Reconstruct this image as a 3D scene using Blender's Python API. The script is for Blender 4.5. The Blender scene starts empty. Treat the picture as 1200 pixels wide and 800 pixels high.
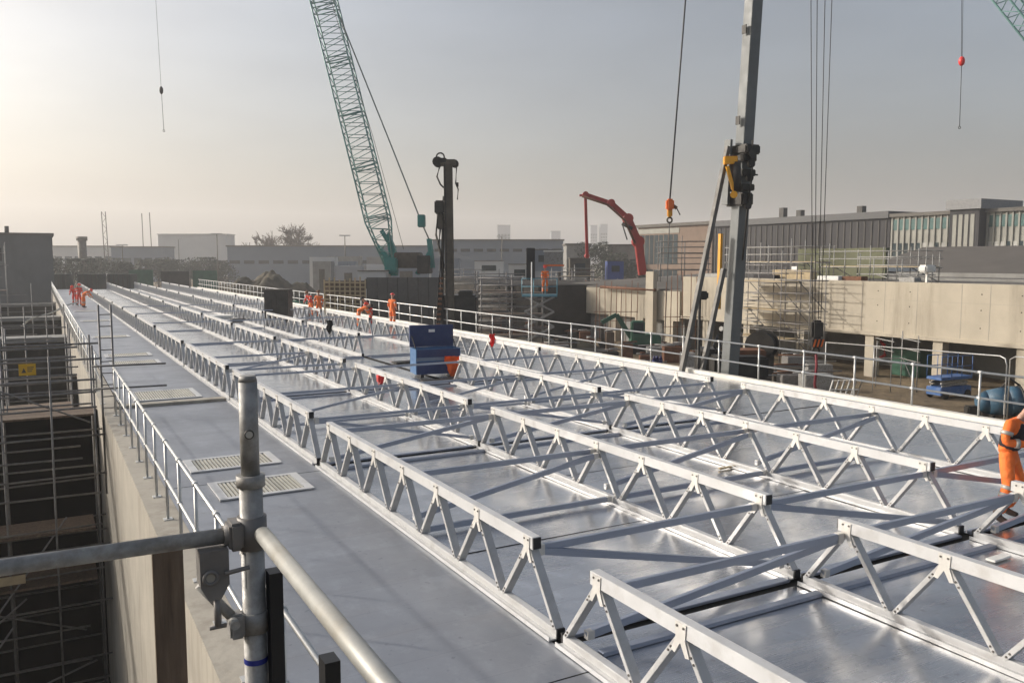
import bpy, bmesh, math, random
from mathutils import Vector, Matrix
random.seed(11)
R = math.radians
S = bpy.context.scene
COL = S.collection

# ------------------------------------------------------------------ camera
F, CX, CY, H, HY, VX = 990.0, 600.0, 400.0, 3.6, 305.0, 45.0
PITCH = math.atan((CY-HY)/F)
YAW = math.atan((CX-VX)/math.hypot(F, CY-HY))
cam = bpy.data.cameras.new('camera'); camo = bpy.data.objects.new('camera', cam); COL.objects.link(camo)
camo.location = (0, 0, H); camo.rotation_euler = (R(90)-PITCH, 0, -YAW)
cam.sensor_width = 36; cam.lens = 36*F/1200; cam.clip_start = .05; cam.clip_end = 6000
S.camera = camo

# ------------------------------------------------------------------ sky, sun, exposure
SUN_EL, SUN_AZ = 24.0, -46.0           # azimuth from +Y towards +X
w = bpy.data.worlds.new('World'); S.world = w; w.use_nodes = True
nt = w.node_tree; nt.nodes.clear()
def nn(t, **k):
    n = nt.nodes.new(t)
    for a, b in k.items(): setattr(n, a, b)
    return n
sky = nn('ShaderNodeTexSky', sky_type='NISHITA', sun_disc=False, sun_elevation=R(SUN_EL), sun_rotation=R(SUN_AZ),
         altitude=20, air_density=1.0, dust_density=6.0, ozone_density=1.3)
hsv = nn('ShaderNodeHueSaturation'); hsv.inputs['Saturation'].default_value = .68
geo = nn('ShaderNodeTexCoord')
mp = nn('ShaderNodeMapping'); mp.inputs['Scale'].default_value = (1.2, 1.2, 4.0)
nz = nn('ShaderNodeTexNoise'); nz.inputs['Scale'].default_value = 1.7; nz.inputs['Detail'].default_value = 5
mr = nn('ShaderNodeMapRange'); mr.inputs[1].default_value = .35; mr.inputs[2].default_value = .7; mr.inputs[3].default_value = .88; mr.inputs[4].default_value = 1.12
mul = nn('ShaderNodeVectorMath', operation='SCALE')
bg = nn('ShaderNodeBackground'); bg.inputs[1].default_value = .138
out = nn('ShaderNodeOutputWorld')
L = nt.links.new
L(sky.outputs[0], hsv.inputs['Color']); L(geo.outputs['Generated'], mp.inputs[0]); L(mp.outputs[0], nz.inputs['Vector'])
L(nz.outputs[0], mr.inputs[0]); L(hsv.outputs[0], mul.inputs[0]); L(mr.outputs[0], mul.inputs['Scale'])
L(mul.outputs[0], bg.inputs[0]); L(bg.outputs[0], out.inputs[0])
sl = bpy.data.lights.new('sun', 'SUN'); so = bpy.data.objects.new('sun', sl); COL.objects.link(so)
sl.energy = 2.7; sl.angle = R(1.2); sl.color = (1, .945, .87)
sd = Vector((math.sin(R(SUN_AZ))*math.cos(R(SUN_EL)), math.cos(R(SUN_AZ))*math.cos(R(SUN_EL)), math.sin(R(SUN_EL))))
so.rotation_euler = sd.to_track_quat('Z', 'Y').to_euler(); so.location = (-60, 40, 60)
vs = S.view_settings
vs.view_transform = 'Standard'; vs.look = 'None'; vs.gamma = 1; vs.use_curve_mapping = False; vs.exposure = 0.24

# ------------------------------------------------------------------ pixel <-> world (measuring the photograph)
FW = Vector((math.sin(YAW)*math.cos(PITCH), math.cos(YAW)*math.cos(PITCH), -math.sin(PITCH)))
FH = Vector((math.sin(YAW), math.cos(YAW), 0)); RT = Vector((math.cos(YAW), -math.sin(YAW), 0)); UP = RT.cross(FW)
C0 = Vector((0, 0, H)); ZV = Vector((0, 0, 1)); XV = Vector((1, 0, 0)); YV = Vector((0, 1, 0))
def ray(x, y): return FW*F + RT*(x-CX) + UP*(CY-y)
def G(x, y, z=0.0): d = ray(x, y); return C0 + d*((z-H)/d.z)
def PX(x, y, X): d = ray(x, y); return C0 + d*(X/d.x)
def PY(x, y, Y): d = ray(x, y); return C0 + d*(Y/d.y)
def W(x, y, D): d = ray(x, y); return C0 + d*(D/d.dot(FH))
def pix(P):
    v = Vector(P)-C0; d = v.dot(FW)
    if d < .1: return None
    return (CX+F*v.dot(RT)/d, CY-F*v.dot(UP)/d)
def inview(P, m=60):
    q = pix(P); return q is not None and -m < q[0] < 1200+m and -m < q[1] < 800+m
GZ = -3.0   # site ground level

# ------------------------------------------------------------------ materials
MATS = {}
def mat(name, col, rough=.6, metal=0.0, var=.12, scale=3.0, bump=0.0, bscale=40.0, stretch=(1, 1, 1), col2=None, rvar=.08, spec=.5, dirt=None):
    if name in MATS: return MATS[name]
    m = bpy.data.materials.new(name); m.use_nodes = True
    t = m.node_tree; b = t.nodes['Principled BSDF']; k = t.links.new
    tc = t.nodes.new('ShaderNodeTexCoord'); mpn = t.nodes.new('ShaderNodeMapping'); mpn.inputs['Scale'].default_value = stretch
    k(tc.outputs['Object'], mpn.inputs[0])
    n = t.nodes.new('ShaderNodeTexNoise'); n.inputs['Scale'].default_value = scale; n.inputs['Detail'].default_value = 6; n.inputs['Roughness'].default_value = .62
    k(mpn.outputs[0], n.inputs['Vector'])
    cr = t.nodes.new('ShaderNodeValToRGB')
    c = Vector(col[:3]); c2 = Vector(col2[:3]) if col2 else None
    lo, hi = (c*(1-var), c*(1+var)) if c2 is None else (c, c2)
    cr.color_ramp.elements[0].position = .32; cr.color_ramp.elements[1].position = .68
    cr.color_ramp.elements[0].color = (*[min(1, x) for x in lo], 1); cr.color_ramp.elements[1].color = (*[min(1, x) for x in hi], 1)
    k(n.outputs[0], cr.inputs[0])
    colsock = cr.outputs[0]
    if dirt:
        n3 = t.nodes.new('ShaderNodeTexNoise'); n3.inputs['Scale'].default_value = dirt[1]; n3.inputs['Detail'].default_value = 8; n3.inputs['Roughness'].default_value = .7
        mp3 = t.nodes.new('ShaderNodeMapping'); mp3.inputs['Scale'].default_value = dirt[3] if len(dirt) > 3 else (1, 1, 1)
        k(tc.outputs['Object'], mp3.inputs[0]); k(mp3.outputs[0], n3.inputs['Vector'])
        r3 = t.nodes.new('ShaderNodeMapRange'); r3.inputs[1].default_value = .5; r3.inputs[2].default_value = .75; r3.inputs[3].default_value = 0; r3.inputs[4].default_value = dirt[2]
        k(n3.outputs[0], r3.inputs[0])
        mx = t.nodes.new('ShaderNodeMix'); mx.data_type = 'RGBA'
        k(r3.outputs[0], mx.inputs[0]); k(colsock, mx.inputs[6]); mx.inputs[7].default_value = (*dirt[0], 1); colsock = mx.outputs[2]
    k(colsock, b.inputs['Base Color'])
    rr = t.nodes.new('ShaderNodeMapRange'); rr.inputs[1].default_value = .3; rr.inputs[2].default_value = .7
    rr.inputs[3].default_value = max(.02, rough-rvar); rr.inputs[4].default_value = min(1, rough+rvar)
    n2 = t.nodes.new('ShaderNodeTexNoise'); n2.inputs['Scale'].default_value = scale*2.3; n2.inputs['Detail'].default_value = 5
    k(mpn.outputs[0], n2.inputs['Vector']); k(n2.outputs[0], rr.inputs[0]); k(rr.outputs[0], b.inputs['Roughness'])
    b.inputs['Metallic'].default_value = metal; b.inputs['Specular IOR Level'].default_value = spec
    if bump:
        nb = t.nodes.new('ShaderNodeTexNoise'); nb.inputs['Scale'].default_value = bscale; nb.inputs['Detail'].default_value = 6
        k(mpn.outputs[0], nb.inputs['Vector'])
        bp = t.nodes.new('ShaderNodeBump'); bp.inputs['Strength'].default_value = min(1, bump*4); bp.inputs['Distance'].default_value = bump*.1
        k(nb.outputs[0], bp.inputs['Height']); k(bp.outputs[0], b.inputs['Normal'])
    MATS[name] = m; return m

M_beam = mat('white_aluminium', (.57, .57, .565), .42, .2, .06, 2.0, .02, 60, dirt=((.34, .32, .29), 3.5, .55))
M_web = mat('aluminium_web', (.46, .457, .45), .42, .2, .08, 3.0, .02, 60, dirt=((.28, .26, .23), 5, .6))
M_gus = mat('gusset_aluminium', (.62, .60, .56), .5, .4, .08, 6)
M_bolt = mat('bolt_dark', (.10, .09, .08), .5, .5)
M_black = mat('black_plastic', (.012, .012, .013), .5, 0)
M_strut = mat('strut_aluminium', (.34, .37, .44), .40, .6, .06, 2, .02, 30)
M_galv = mat('galvanised_steel', (.30, .295, .28), .56, .25, .30, 22, .05, 60, dirt=((.13, .105, .075), 7, .85))
M_galv_dk = mat('weathered_scaffold_steel', (.20, .19, .18), .6, .35, .2, 8)
M_rail = mat('handrail_galvanised', (.55, .55, .53), .42, .5, .1, 6)
M_conc = mat('site_concrete', (.37, .34, .285), .85, 0, .12, 1.2, .12, 12, dirt=((.17, .145, .115), 1.6, .8, (1, 1, .14)))
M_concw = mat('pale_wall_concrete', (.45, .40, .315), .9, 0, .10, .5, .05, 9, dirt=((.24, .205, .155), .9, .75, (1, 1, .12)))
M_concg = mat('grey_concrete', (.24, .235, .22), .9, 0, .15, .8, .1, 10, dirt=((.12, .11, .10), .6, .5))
M_concd = mat('dark_shaded_concrete', (.045, .042, .038), .9, 0, .3, .6, .1, 8, spec=.1)  # near-black: the shade on pit walls is put into this colour
M_mud = mat('shade_dark_mud', (.025, .022, .019), .8, 0, .3, .5, .2, 6, spec=.1)  # pit floor coloured almost black to carry the shade of the pit
M_wood = mat('timber_board', (.13, .09, .06), .85, 0, .35, 3, .1, 30, (6, 6, .6))
M_ply = mat('pale_timber', (.42, .33, .20), .85, 0, .2, 2, .05, 30)
M_hivis = mat('orange_hi_vis', (.95, .19, .03), .75, 0, .12, 7, .25, 14)
M_hired = mat('red_hi_vis', (.78, .06, .03), .75, 0, .12, 7, .25, 14)
M_refl = mat('reflective_band', (.45, .43, .38), .35, .2, .1, 20)
M_skin = mat('skin', (.45, .26, .18), .55)
M_boot = mat('boot_leather', (.05, .03, .02), .6)
M_dkcloth = mat('dark_cloth', (.02, .018, .02), .8, 0, .2, 8, .2, 20)
M_navy = mat('navy_paint', (.010, .028, .11), .5, .0, .15, 3, dirt=((.05, .06, .08), 3, .4))
M_blue = mat('blue_paint', (.03, .11, .25), .5, 0, .12, 3, dirt=((.12, .14, .16), 3, .4))
M_white = mat('white_paint', (.75, .74, .70), .5)
M_teal = mat('teal_crane_paint', (.015, .20, .18), .5, 0, .15, 1)
M_teal_pale = mat('weathered_teal_steel', (.13, .26, .245), .5, .1, .15, 1)
M_rig = mat('black_rig_steel', (.035, .032, .028), .55, .3, .35, 2)
M_rig2 = mat('brown_rig_steel', (.085, .072, .055), .6, .3, .3, 2)
M_redp = mat('red_pump_paint', (.38, .035, .028), .5, 0, .15, 1)
M_redl = mat('red_paint', (.75, .03, .025), .4)
M_yel = mat('yellow_paint', (.72, .34, .02), .45, 0, .15, 3)
M_orange = mat('orange_paint', (.75, .16, .02), .45, 0, .15, 3)
M_mast = mat('grey_mast_paint', (.15, .16, .158), .55, .0, .12, 1.0, .02, 8, dirt=((.10, .10, .09), 1.2, .6))
M_pend = mat('grey_pendant_bar', (.16, .19, .19), .6, .2)
M_stay = mat('brown_grey_stay', (.12, .112, .10), .6, .1, .2, 1.5)
M_rope = mat('steel_rope', (.06, .06, .06), .6, .3)
M_rust = mat('rusty_steel', (.16, .07, .035), .8, .1, .3, 4)
M_leaf = mat('dull_evergreen', (.035, .045, .025), .8, 0, .35, .6)
M_twig = mat('bare_twig', (.13, .10, .075), .9)
M_brick = mat('brown_brick', (.19, .135, .10), .9, 0, .12, .6)
M_clad = mat('dark_cladding', (.028, .026, .028), .8, .0, .25, .3, 0, 1, (3, 3, .1))
M_roofg = mat('grey_roofing', (.15, .14, .125), .95, 0, .2, .12, spec=.08)
M_pale = mat('pale_cladding', (.50, .50, .49), .7, 0, .05, .2)
M_bluegrey = mat('blue_grey_cladding', (.15, .18, .22), .7, 0, .12, .1)
M_glass = mat('office_glass', (.035, .05, .055), .55, .0, .4, .4, spec=.06)
M_tealpanel = mat('teal_panel', (.018, .085, .08), .4, 0, .3, .5)
M_cream = mat('cream_panel', (.27, .265, .23), .7, 0, .12, .5)
M_cream2 = mat('office_blind', (.34, .335, .31), .7, 0, .2, .5)
M_olive = mat('olive_tarpaulin', (.12, .125, .07), .8, 0, .2, .8, .2, 4)
M_mound = mat('earth_mound', (.032, .030, .018), .95, 0, .35, .8, .5, 3, col2=(.085, .065, .038))
M_tower = mat('tower_block_cladding', (.30, .31, .33), .8, 0, .1, .1)
M_green = mat('green_net', (.04, .12, .075), .8, 0, .2, 1)

def earth_mat():
    m = bpy.data.materials.new('site_earth'); m.use_nodes = True; t = m.node_tree; b = t.nodes['Principled BSDF']; k = t.links.new
    tc = t.nodes.new('ShaderNodeTexCoord')
    n1 = t.nodes.new('ShaderNodeTexNoise'); n1.inputs['Scale'].default_value = .11; n1.inputs['Detail'].default_value = 9; n1.inputs['Roughness'].default_value = .66
    n2 = t.nodes.new('ShaderNodeTexNoise'); n2.inputs['Scale'].default_value = 1.6; n2.inputs['Detail'].default_value = 8; n2.inputs['Roughness'].default_value = .7
    for n in (n1, n2): k(tc.outputs['Object'], n.inputs['Vector'])
    c1 = t.nodes.new('ShaderNodeValToRGB'); e = c1.color_ramp.elements
    e[0].position = .34; e[0].color = (.115, .085, .056, 1); e[1].position = .66; e[1].color = (.30, .225, .13, 1)
    x = e.new(.5); x.color = (.20, .15, .088, 1)
    mx = t.nodes.new('ShaderNodeMix'); mx.data_type = 'RGBA'; mx.blend_type = 'MULTIPLY'; mx.inputs[0].default_value = .8
    c2 = t.nodes.new('ShaderNodeValToRGB'); c2.color_ramp.elements[0].position = .3; c2.color_ramp.elements[0].color = (.45, .43, .4, 1)
    c2.color_ramp.elements[1].position = .65; c2.color_ramp.elements[1].color = (1.1, 1.1, 1.1, 1)
    k(n1.outputs[0], c1.inputs[0]); k(n2.outputs[0], c2.inputs[0]); k(c1.outputs[0], mx.inputs[6]); k(c2.outputs[0], mx.inputs[7]); k(mx.outputs[2], b.inputs['Base Color'])
    b.inputs['Roughness'].default_value = .95
    bp = t.nodes.new('ShaderNodeBump'); bp.inputs['Strength'].default_value = 1; bp.inputs['Distance'].default_value = .25
    k(n2.outputs[0], bp.inputs['Height']); k(bp.outputs[0], b.inputs['Normal'])
    return m
M_earth = earth_mat()

def deck_mat(name, base, rough, metal, plank, groove):
    """brushed aluminium sheet: planks running across the deck (along X), scuffs, dust"""
    m = bpy.data.materials.new(name); m.use_nodes = True; t = m.node_tree; b = t.nodes['Principled BSDF']; k = t.links.new
    tc = t.nodes.new('ShaderNodeTexCoord')
    def noise(sc, st, det=6, rg=.6):
        mpn = t.nodes.new('ShaderNodeMapping'); mpn.inputs['Scale'].default_value = st; k(tc.outputs['Object'], mpn.inputs[0])
        n = t.nodes.new('ShaderNodeTexNoise'); n.inputs['Scale'].default_value = sc; n.inputs['Detail'].default_value = det; n.inputs['Roughness'].default_value = rg
        k(mpn.outputs[0], n.inputs['Vector']); return n.outputs[0]
    def rng(s, a, b_, c, d):
        r = t.nodes.new('ShaderNodeMapRange'); r.inputs[1].default_value = a; r.inputs[2].default_value = b_; r.inputs[3].default_value = c; r.inputs[4].default_value = d
        k(s, r.inputs[0]); return r.outputs[0]
    def mth(op, a, b_):
        n = t.nodes.new('ShaderNodeMath'); n.operation = op
        for i, v in enumerate((a, b_)):
            if isinstance(v, (int, float)): n.inputs[i].default_value = v
            else: k(v, n.inputs[i])
        return n.outputs[0]
    sep = t.nodes.new('ShaderNodeSeparateXYZ'); k(tc.outputs['Object'], sep.inputs[0])
    fr = mth('FRACT', mth('MULTIPLY', sep.outputs['Y'], 1/plank), 0)
    gr = mth('LESS_THAN', fr, groove)                       # plank joints
    idx = mth('FLOOR', mth('MULTIPLY', sep.outputs['Y'], 1/plank), 0)
    wn = t.nodes.new('ShaderNodeTexWhiteNoise'); wn.noise_dimensions = '1D'; k(idx, wn.inputs['W'])
    brush = noise(6, (.5, 60, 1), 4)
    blot = noise(.55, (1, 1, 1), 7, .65)
    scuff = noise(1.3, (.35, 2.2, 1), 7, .62)
    val = mth('ADD', mth('ADD', rng(brush, .3, .7, -.05, .05), rng(wn.outputs['Value'], 0, 1, -.035, .035)), rng(blot, .35, .68, -.13, .07))
    spot = noise(9, (1, 1, 1), 3, .5); val = mth('SUBTRACT', val, rng(spot, .66, .72, 0, .22)); val = mth('ADD', val, rng(noise(3.1, (1, .7, 1), 8, .7), .52, .75, 0, .22))
    val = mth('SUBTRACT', mth('ADD', val, 1.0), mth('MULTIPLY', gr, .14))
    vm = t.nodes.new('ShaderNodeVectorMath'); vm.operation = 'SCALE'; vm.inputs[0].default_value = base; k(val, vm.inputs['Scale'])
    mx = t.nodes.new('ShaderNodeMix'); mx.data_type = 'RGBA'; k(rng(scuff, .56, .85, 0, .30), mx.inputs[0]); k(vm.outputs[0], mx.inputs[6]); mx.inputs[7].default_value = (.30, .27, .24, 1)
    k(mx.outputs[2], b.inputs['Base Color'])
    ro = mth('ADD', mth('ADD', rng(blot, .35, .68, rough+.07, rough-.05), rng(scuff, .5, .82, 0, .12)), rng(brush, .3, .7, -.03, .04))
    k(ro, b.inputs['Roughness'])
    k(rng(scuff, .56, .85, metal, metal*.75), b.inputs['Metallic'])
    hgt = mth('SUBTRACT', mth('ADD', mth('MULTIPLY', noise(.9, (1, 2.2, 1), 3), 1.0), mth('MULTIPLY', brush, .012)), mth('MULTIPLY', gr, .15))
    bp = t.nodes.new('ShaderNodeBump'); bp.inputs['Strength'].default_value = .3; bp.inputs['Distance'].default_value = .005
    k(hgt, bp.inputs['Height']); k(bp.outputs[0], b.inputs['Normal'])
    return m
M_deck = deck_mat('brushed_aluminium_deck', (.60, .605, .62), .21, .92, .30, .02)
M_walk = deck_mat('matt_aluminium_walkway', (.31, .325, .355), .42, .7, .60, .012)

# ------------------------------------------------------------------ mesh builder
class MB:
    def __init__(s): s.bm = bmesh.new()
    def obox(s, c, ax, ay, az, bevel=0):
        c = Vector(c); v = []
        for k in (-1, 1):
            for j in (-1, 1):
                for i in (-1, 1): v.append(s.bm.verts.new(c+ax*i+ay*j+az*k))
        fs = [s.bm.faces.new([v[i] for i in f]) for f in ((0, 2, 3, 1), (4, 5, 7, 6), (0, 1, 5, 4), (2, 6, 7, 3), (0, 4, 6, 2), (1, 3, 7, 5))]
        if bevel:
            es = list({e for f in fs for e in f.edges})
            bmesh.ops.bevel(s.bm, geom=es, offset=bevel, segments=2, affect='EDGES')
        return s
    def box(s, lo, hi, bevel=0):
        lo, hi = Vector(lo), Vector(hi); c = (lo+hi)/2; d = (hi-lo)/2
        return s.obox(c, XV*d.x, YV*d.y, ZV*d.z, bevel)
    def bar(s, a, b, wd, hg, up=ZV, bevel=0):
        a, b = Vector(a), Vector(b); d = (b-a); l = d.length; d = d/l
        sx = d.cross(up)
        if sx.length < 1e-4: sx = d.cross(XV)
        sx.normalize(); uu = sx.cross(d)
        return s.obox((a+b)/2, sx*wd/2, d*l/2, uu*hg/2, bevel)
    def tube(s, a, b, r, n=10, r2=None, caps=True):
        a, b = Vector(a), Vector(b); d = (b-a).normalized(); x = d.cross(ZV)
        if x.length < 1e-3: x = d.cross(XV)
        x.normalize(); y = d.cross(x); r2 = r if r2 is None else r2
        A = [s.bm.verts.new(a+(x*math.cos(2*math.pi*i/n)+y*math.sin(2*math.pi*i/n))*r) for i in range(n)]
        B = [s.bm.verts.new(b+(x*math.cos(2*math.pi*i/n)+y*math.sin(2*math.pi*i/n))*r2) for i in range(n)]
        for i in range(n):
            f = s.bm.faces.new((A[i], A[(i+1) % n], B[(i+1) % n], B[i])); f.smooth = True
        if caps: s.bm.faces.new(A[::-1]); s.bm.faces.new(B)
        return s
    def path(s, pts, r, n=8):
        pts = [Vector(p) for p in pts]; rings = []
        for i, p in enumerate(pts):
            d = (pts[min(i+1, len(pts)-1)]-pts[max(i-1, 0)]).normalized(); x = d.cross(ZV)
            if x.length < 1e-3: x = d.cross(XV)
            x.normalize(); y = d.cross(x)
            rings.append([s.bm.verts.new(p+(x*math.cos(2*math.pi*j/n)+y*math.sin(2*math.pi*j/n))*r) for j in range(n)])
        for A, B in zip(rings, rings[1:]):
            for i in range(n):
                f = s.bm.faces.new((A[i], A[(i+1) % n], B[(i+1) % n], B[i])); f.smooth = True
        s.bm.faces.new(rings[0][::-1]); s.bm.faces.new(rings[-1]); return s
    def prism(s, pts, off):
        """polygon in 3-D swept by the vector off"""
        pts = [Vector(p) for p in pts]; off = Vector(off)
        A = [s.bm.verts.new(p) for p in pts]; B = [s.bm.verts.new(p+off) for p in pts]; n = len(pts)
        s.bm.faces.new(A[::-1]); s.bm.faces.new(B)
        for i in range(n): s.bm.faces.new((A[i], A[(i+1) % n], B[(i+1) % n], B[i]))
        return s
    def ball(s, c, r, sc=(1, 1, 1), sub=2):
        q = bmesh.ops.create_icosphere(s.bm, subdivisions=sub, radius=r)
        for v in q['verts']: v.co = Vector((v.co.x*sc[0], v.co.y*sc[1], v.co.z*sc[2]))+Vector(c)
        for f in s.bm.faces: f.smooth = f.smooth
        for v in q['verts']:
            for f in v.link_faces: f.smooth = True
        return s
    def ring(s, c, axis, r, rt, n=20, m=8):
        axis = Vector(axis).normalized(); x = axis.cross(ZV)
        if x.length < 1e-3: x = axis.cross(XV)
        x.normalize(); y = axis.cross(x); rr = []
        for i in range(n):
            a = 2*math.pi*i/n; d = x*math.cos(a)+y*math.sin(a)
            rr.append([s.bm.verts.new(Vector(c)+d*(r+rt*math.cos(2*math.pi*j/m))+axis*rt*math.sin(2*math.pi*j/m)) for j in range(m)])
        for i in range(n):
            for j in range(m):
                f = s.bm.faces.new((rr[i][j], rr[(i+1) % n][j], rr[(i+1) % n][(j+1) % m], rr[i][(j+1) % m])); f.smooth = True
        return s
    def quad(s, *p): s.bm.faces.new([s.bm.verts.new(Vector(q)) for q in p]); return s
    def mesh(s, name, m):
        bmesh.ops.recalc_face_normals(s.bm, faces=s.bm.faces)
        me = bpy.data.meshes.new(name); s.bm.to_mesh(me); s.bm.free()
        for x in (m if isinstance(m, (list, tuple)) else [m]): me.materials.append(x)
        return me
    def build(s, name, m, parent=None, **tg):
        """links ONE object. coordinates are world ones; origin goes to the base (or to the parent's)"""
        if parent is None:
            zs = [v.co.z for v in s.bm.verts]; xs = [v.co.x for v in s.bm.verts]; ys = [v.co.y for v in s.bm.verts]
            o0 = Vector(((min(xs)+max(xs))/2, (min(ys)+max(ys))/2, min(zs)))
        else:
            o0 = wloc(parent)
        for v in s.bm.verts: v.co -= o0
        o = bpy.data.objects.new(name, s.mesh(name, m)); COL.objects.link(o)
        if parent is None: o.location = o0
        else: o.parent = parent
        if tg: tag(o, **tg)
        return o
def wloc(o):
    v = Vector((0, 0, 0))
    while o is not None: v += o.location; o = o.parent
    return v
def tag(o, label=None, cat=None, group=None, kind=None):
    if label: o['label'] = label
    if cat: o['category'] = cat
    if group: o['group'] = group
    if kind: o['kind'] = kind
    return o
def empty(name, loc, label, cat, group=None):
    o = bpy.data.objects.new(name, None); COL.objects.link(o); o.location = loc; o.empty_display_size = .3
    return tag(o, label, cat, group)
KIDS = {}
def copy_tree(o, parent=None, skip=()):
    c = o.copy(); COL.objects.link(c); c.parent = parent
    for ch in list(o.children):
        if ch.name.split('.')[0] not in skip: copy_tree(ch, c, skip)
    return c
ORD = ['first', 'second', 'third', 'fourth', 'fifth', 'sixth', 'seventh', 'eighth', 'ninth', 'tenth', 'eleventh', 'twelfth', 'thirteenth', 'fourteenth', 'fifteenth', 'sixteenth']

# ================================================================== SETTING
# ground: one sheet with the excavated pit in it
PX0, PX1, PY0, PY1, PZ = -26.0, 18.30, -12.0, 121.0, -8.0
xs = [-900, PX0, PX1, 60, 140, 1500]; ys = [-45, PY0, PY1, 300, 1600]
g = MB()
for i in range(len(xs)-1):
    for j in range(len(ys)-1):
        if i == 1 and j == 1: continue
        g.quad((xs[i], ys[j], GZ), (xs[i+1], ys[j], GZ), (xs[i+1], ys[j+1], GZ), (xs[i], ys[j+1], GZ))
g.quad((PX0, PY0, GZ), (PX0, PY0, PZ), (PX0, PY1, PZ), (PX0, PY1, GZ)); g.quad((PX1, PY0, GZ), (PX1, PY1, GZ), (PX1, PY1, PZ), (PX1, PY0, PZ))
g.quad((PX0, PY0, GZ), (PX1, PY0, GZ), (PX1, PY0, PZ), (PX0, PY0, PZ)); g.quad((PX0, PY1, GZ), (PX0, PY1, PZ), (PX1, PY1, PZ), (PX1, PY1, GZ))
bmesh.ops.remove_doubles(g.bm, verts=g.bm.verts, dist=1e-4)
g.build('ground', M_earth, kind='structure')
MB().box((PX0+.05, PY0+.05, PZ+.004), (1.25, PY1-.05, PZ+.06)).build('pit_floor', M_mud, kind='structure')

# deck: slab, then the metal sheets of the four bays, each sheet a little out of true
ROWX = [4.20, 7.36, 10.52, 13.76]
Y0, PITCHY = 6.52, 7.93            # joint of the first and second unit; unit pitch
DK0, DK1 = -4.0, 118.5
MB().box((1.62, DK0, -.34), (18.28, DK1, -.035)).build('deck_base', M_concd, kind='structure')
dk = MB()
bays = [(ROWX[0]+.10, ROWX[1]-.10), (ROWX[1]+.10, ROWX[2]-.10), (ROWX[2]+.10, ROWX[3]-.10), (ROWX[3]+.10, 18.22)]
for bx0, bx1 in bays:
    for k in range(-1, 14):
        ya = Y0+PITCHY*k + .02; yb = ya+PITCHY-.10
        n = 3
        for q in range(n):
            a = ya+(yb-ya)*q/n; b = ya+(yb-ya)*(q+1)/n-.006
            if a > DK1: continue
            z = [-.012+random.uniform(-.006, .006) for _ in range(4)]
            dk.quad((bx0, a, z[0]), (bx1, a, z[1]), (bx1, b, z[2]), (bx0, b, z[3]))
dk.build('deck', M_deck, kind='structure')
wk = MB()
WALK_STEP = 22.45
for a, b, z in ((-4, 5.9, -.012), (5.92, 14.1, -.012), (14.12, WALK_STEP, -.010)): wk.quad((1.60, a, z), (4.10, a, z), (4.10, b, z), (1.60, b, z))
yy = WALK_STEP+.35
while yy < DK1:
    wk.quad((1.60, yy, .028), (4.10, yy, .028), (4.10, min(DK1, yy+7.9), .026), (1.60, min(DK1, yy+7.9), .026)); yy += 7.92
wk.build('walkway', M_walk, kind='structure')
MB().box((1.5, WALK_STEP, -.03), (4.08, WALK_STEP+.34, .06), .01).build('walkway_step', M_conc, kind='structure')
MB().box((18.24, DK0, -.3), (18.46, DK1, .10), .012).build('deck_kerb', mat('white_kerb', (.70, .67, .60), .7, 0, .1, 2), kind='structure')

# joint covers across the bays at each truss joint
for bi, (bx0, bx1) in enumerate(bays[:3]):
    for k in range(0, 6):
        y = Y0+PITCHY*k-.10
        j = MB().box((bx0+.04, y+.10, -.011), (bx1-.04, y+.22, .022), .006).box((bx0+.04, y-.36, -.011), (bx1-.04, y-.26, .030), .006)
        j.build('deck_joint', M_strut, kind='structure')

# tank walls
MB().box((1.20, -6, PZ), (1.60, 20.2, -.014)).build('tank_wall', M_conc, label='pale concrete tank wall below the near left handrail', cat='wall')
MB().box((1.20, 20.2, PZ), (1.60, DK1, -.02)).build('tank_wall', M_conc, label='long concrete tank wall beyond the scaffold under the far left handrail', cat='wall')
MB().box((18.28, DK0, PZ), (18.44, DK1, -.31)).build('tank_wall', M_concg, label='grey tank wall carrying the right edge of the deck', cat='wall')
for i, (y, lab) in enumerate(((49, 'nearest dark concrete cross wall of the pit beyond the scaffold'), (67, 'middle dark concrete cross wall of the pit'), (88, 'farthest dark concrete cross wall of the pit'))):
    t = empty('cross_wall', (-8, y, PZ), lab, 'wall', 'concrete cross walls of the open pit')
    MB().box((-24, y, PZ), (1.19, y+1.2, -.55)).build('wall', M_concd, t)  # front face lies in shade; the dark wall colour carries it
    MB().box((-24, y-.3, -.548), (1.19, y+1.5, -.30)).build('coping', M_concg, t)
    MB().box((-24, y-9, PZ), (1.19, y-8.4, -1.3)).build('added_shade_wall', M_concd, t)  # added in-between wall that keeps sun off the long tank wall
    MB().box((-24, y-13.5, PZ), (1.19, y-13, -2.0)).build('added_shade_wall', M_concd, t)  # second added wall, also there to shade the tank wall

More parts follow.
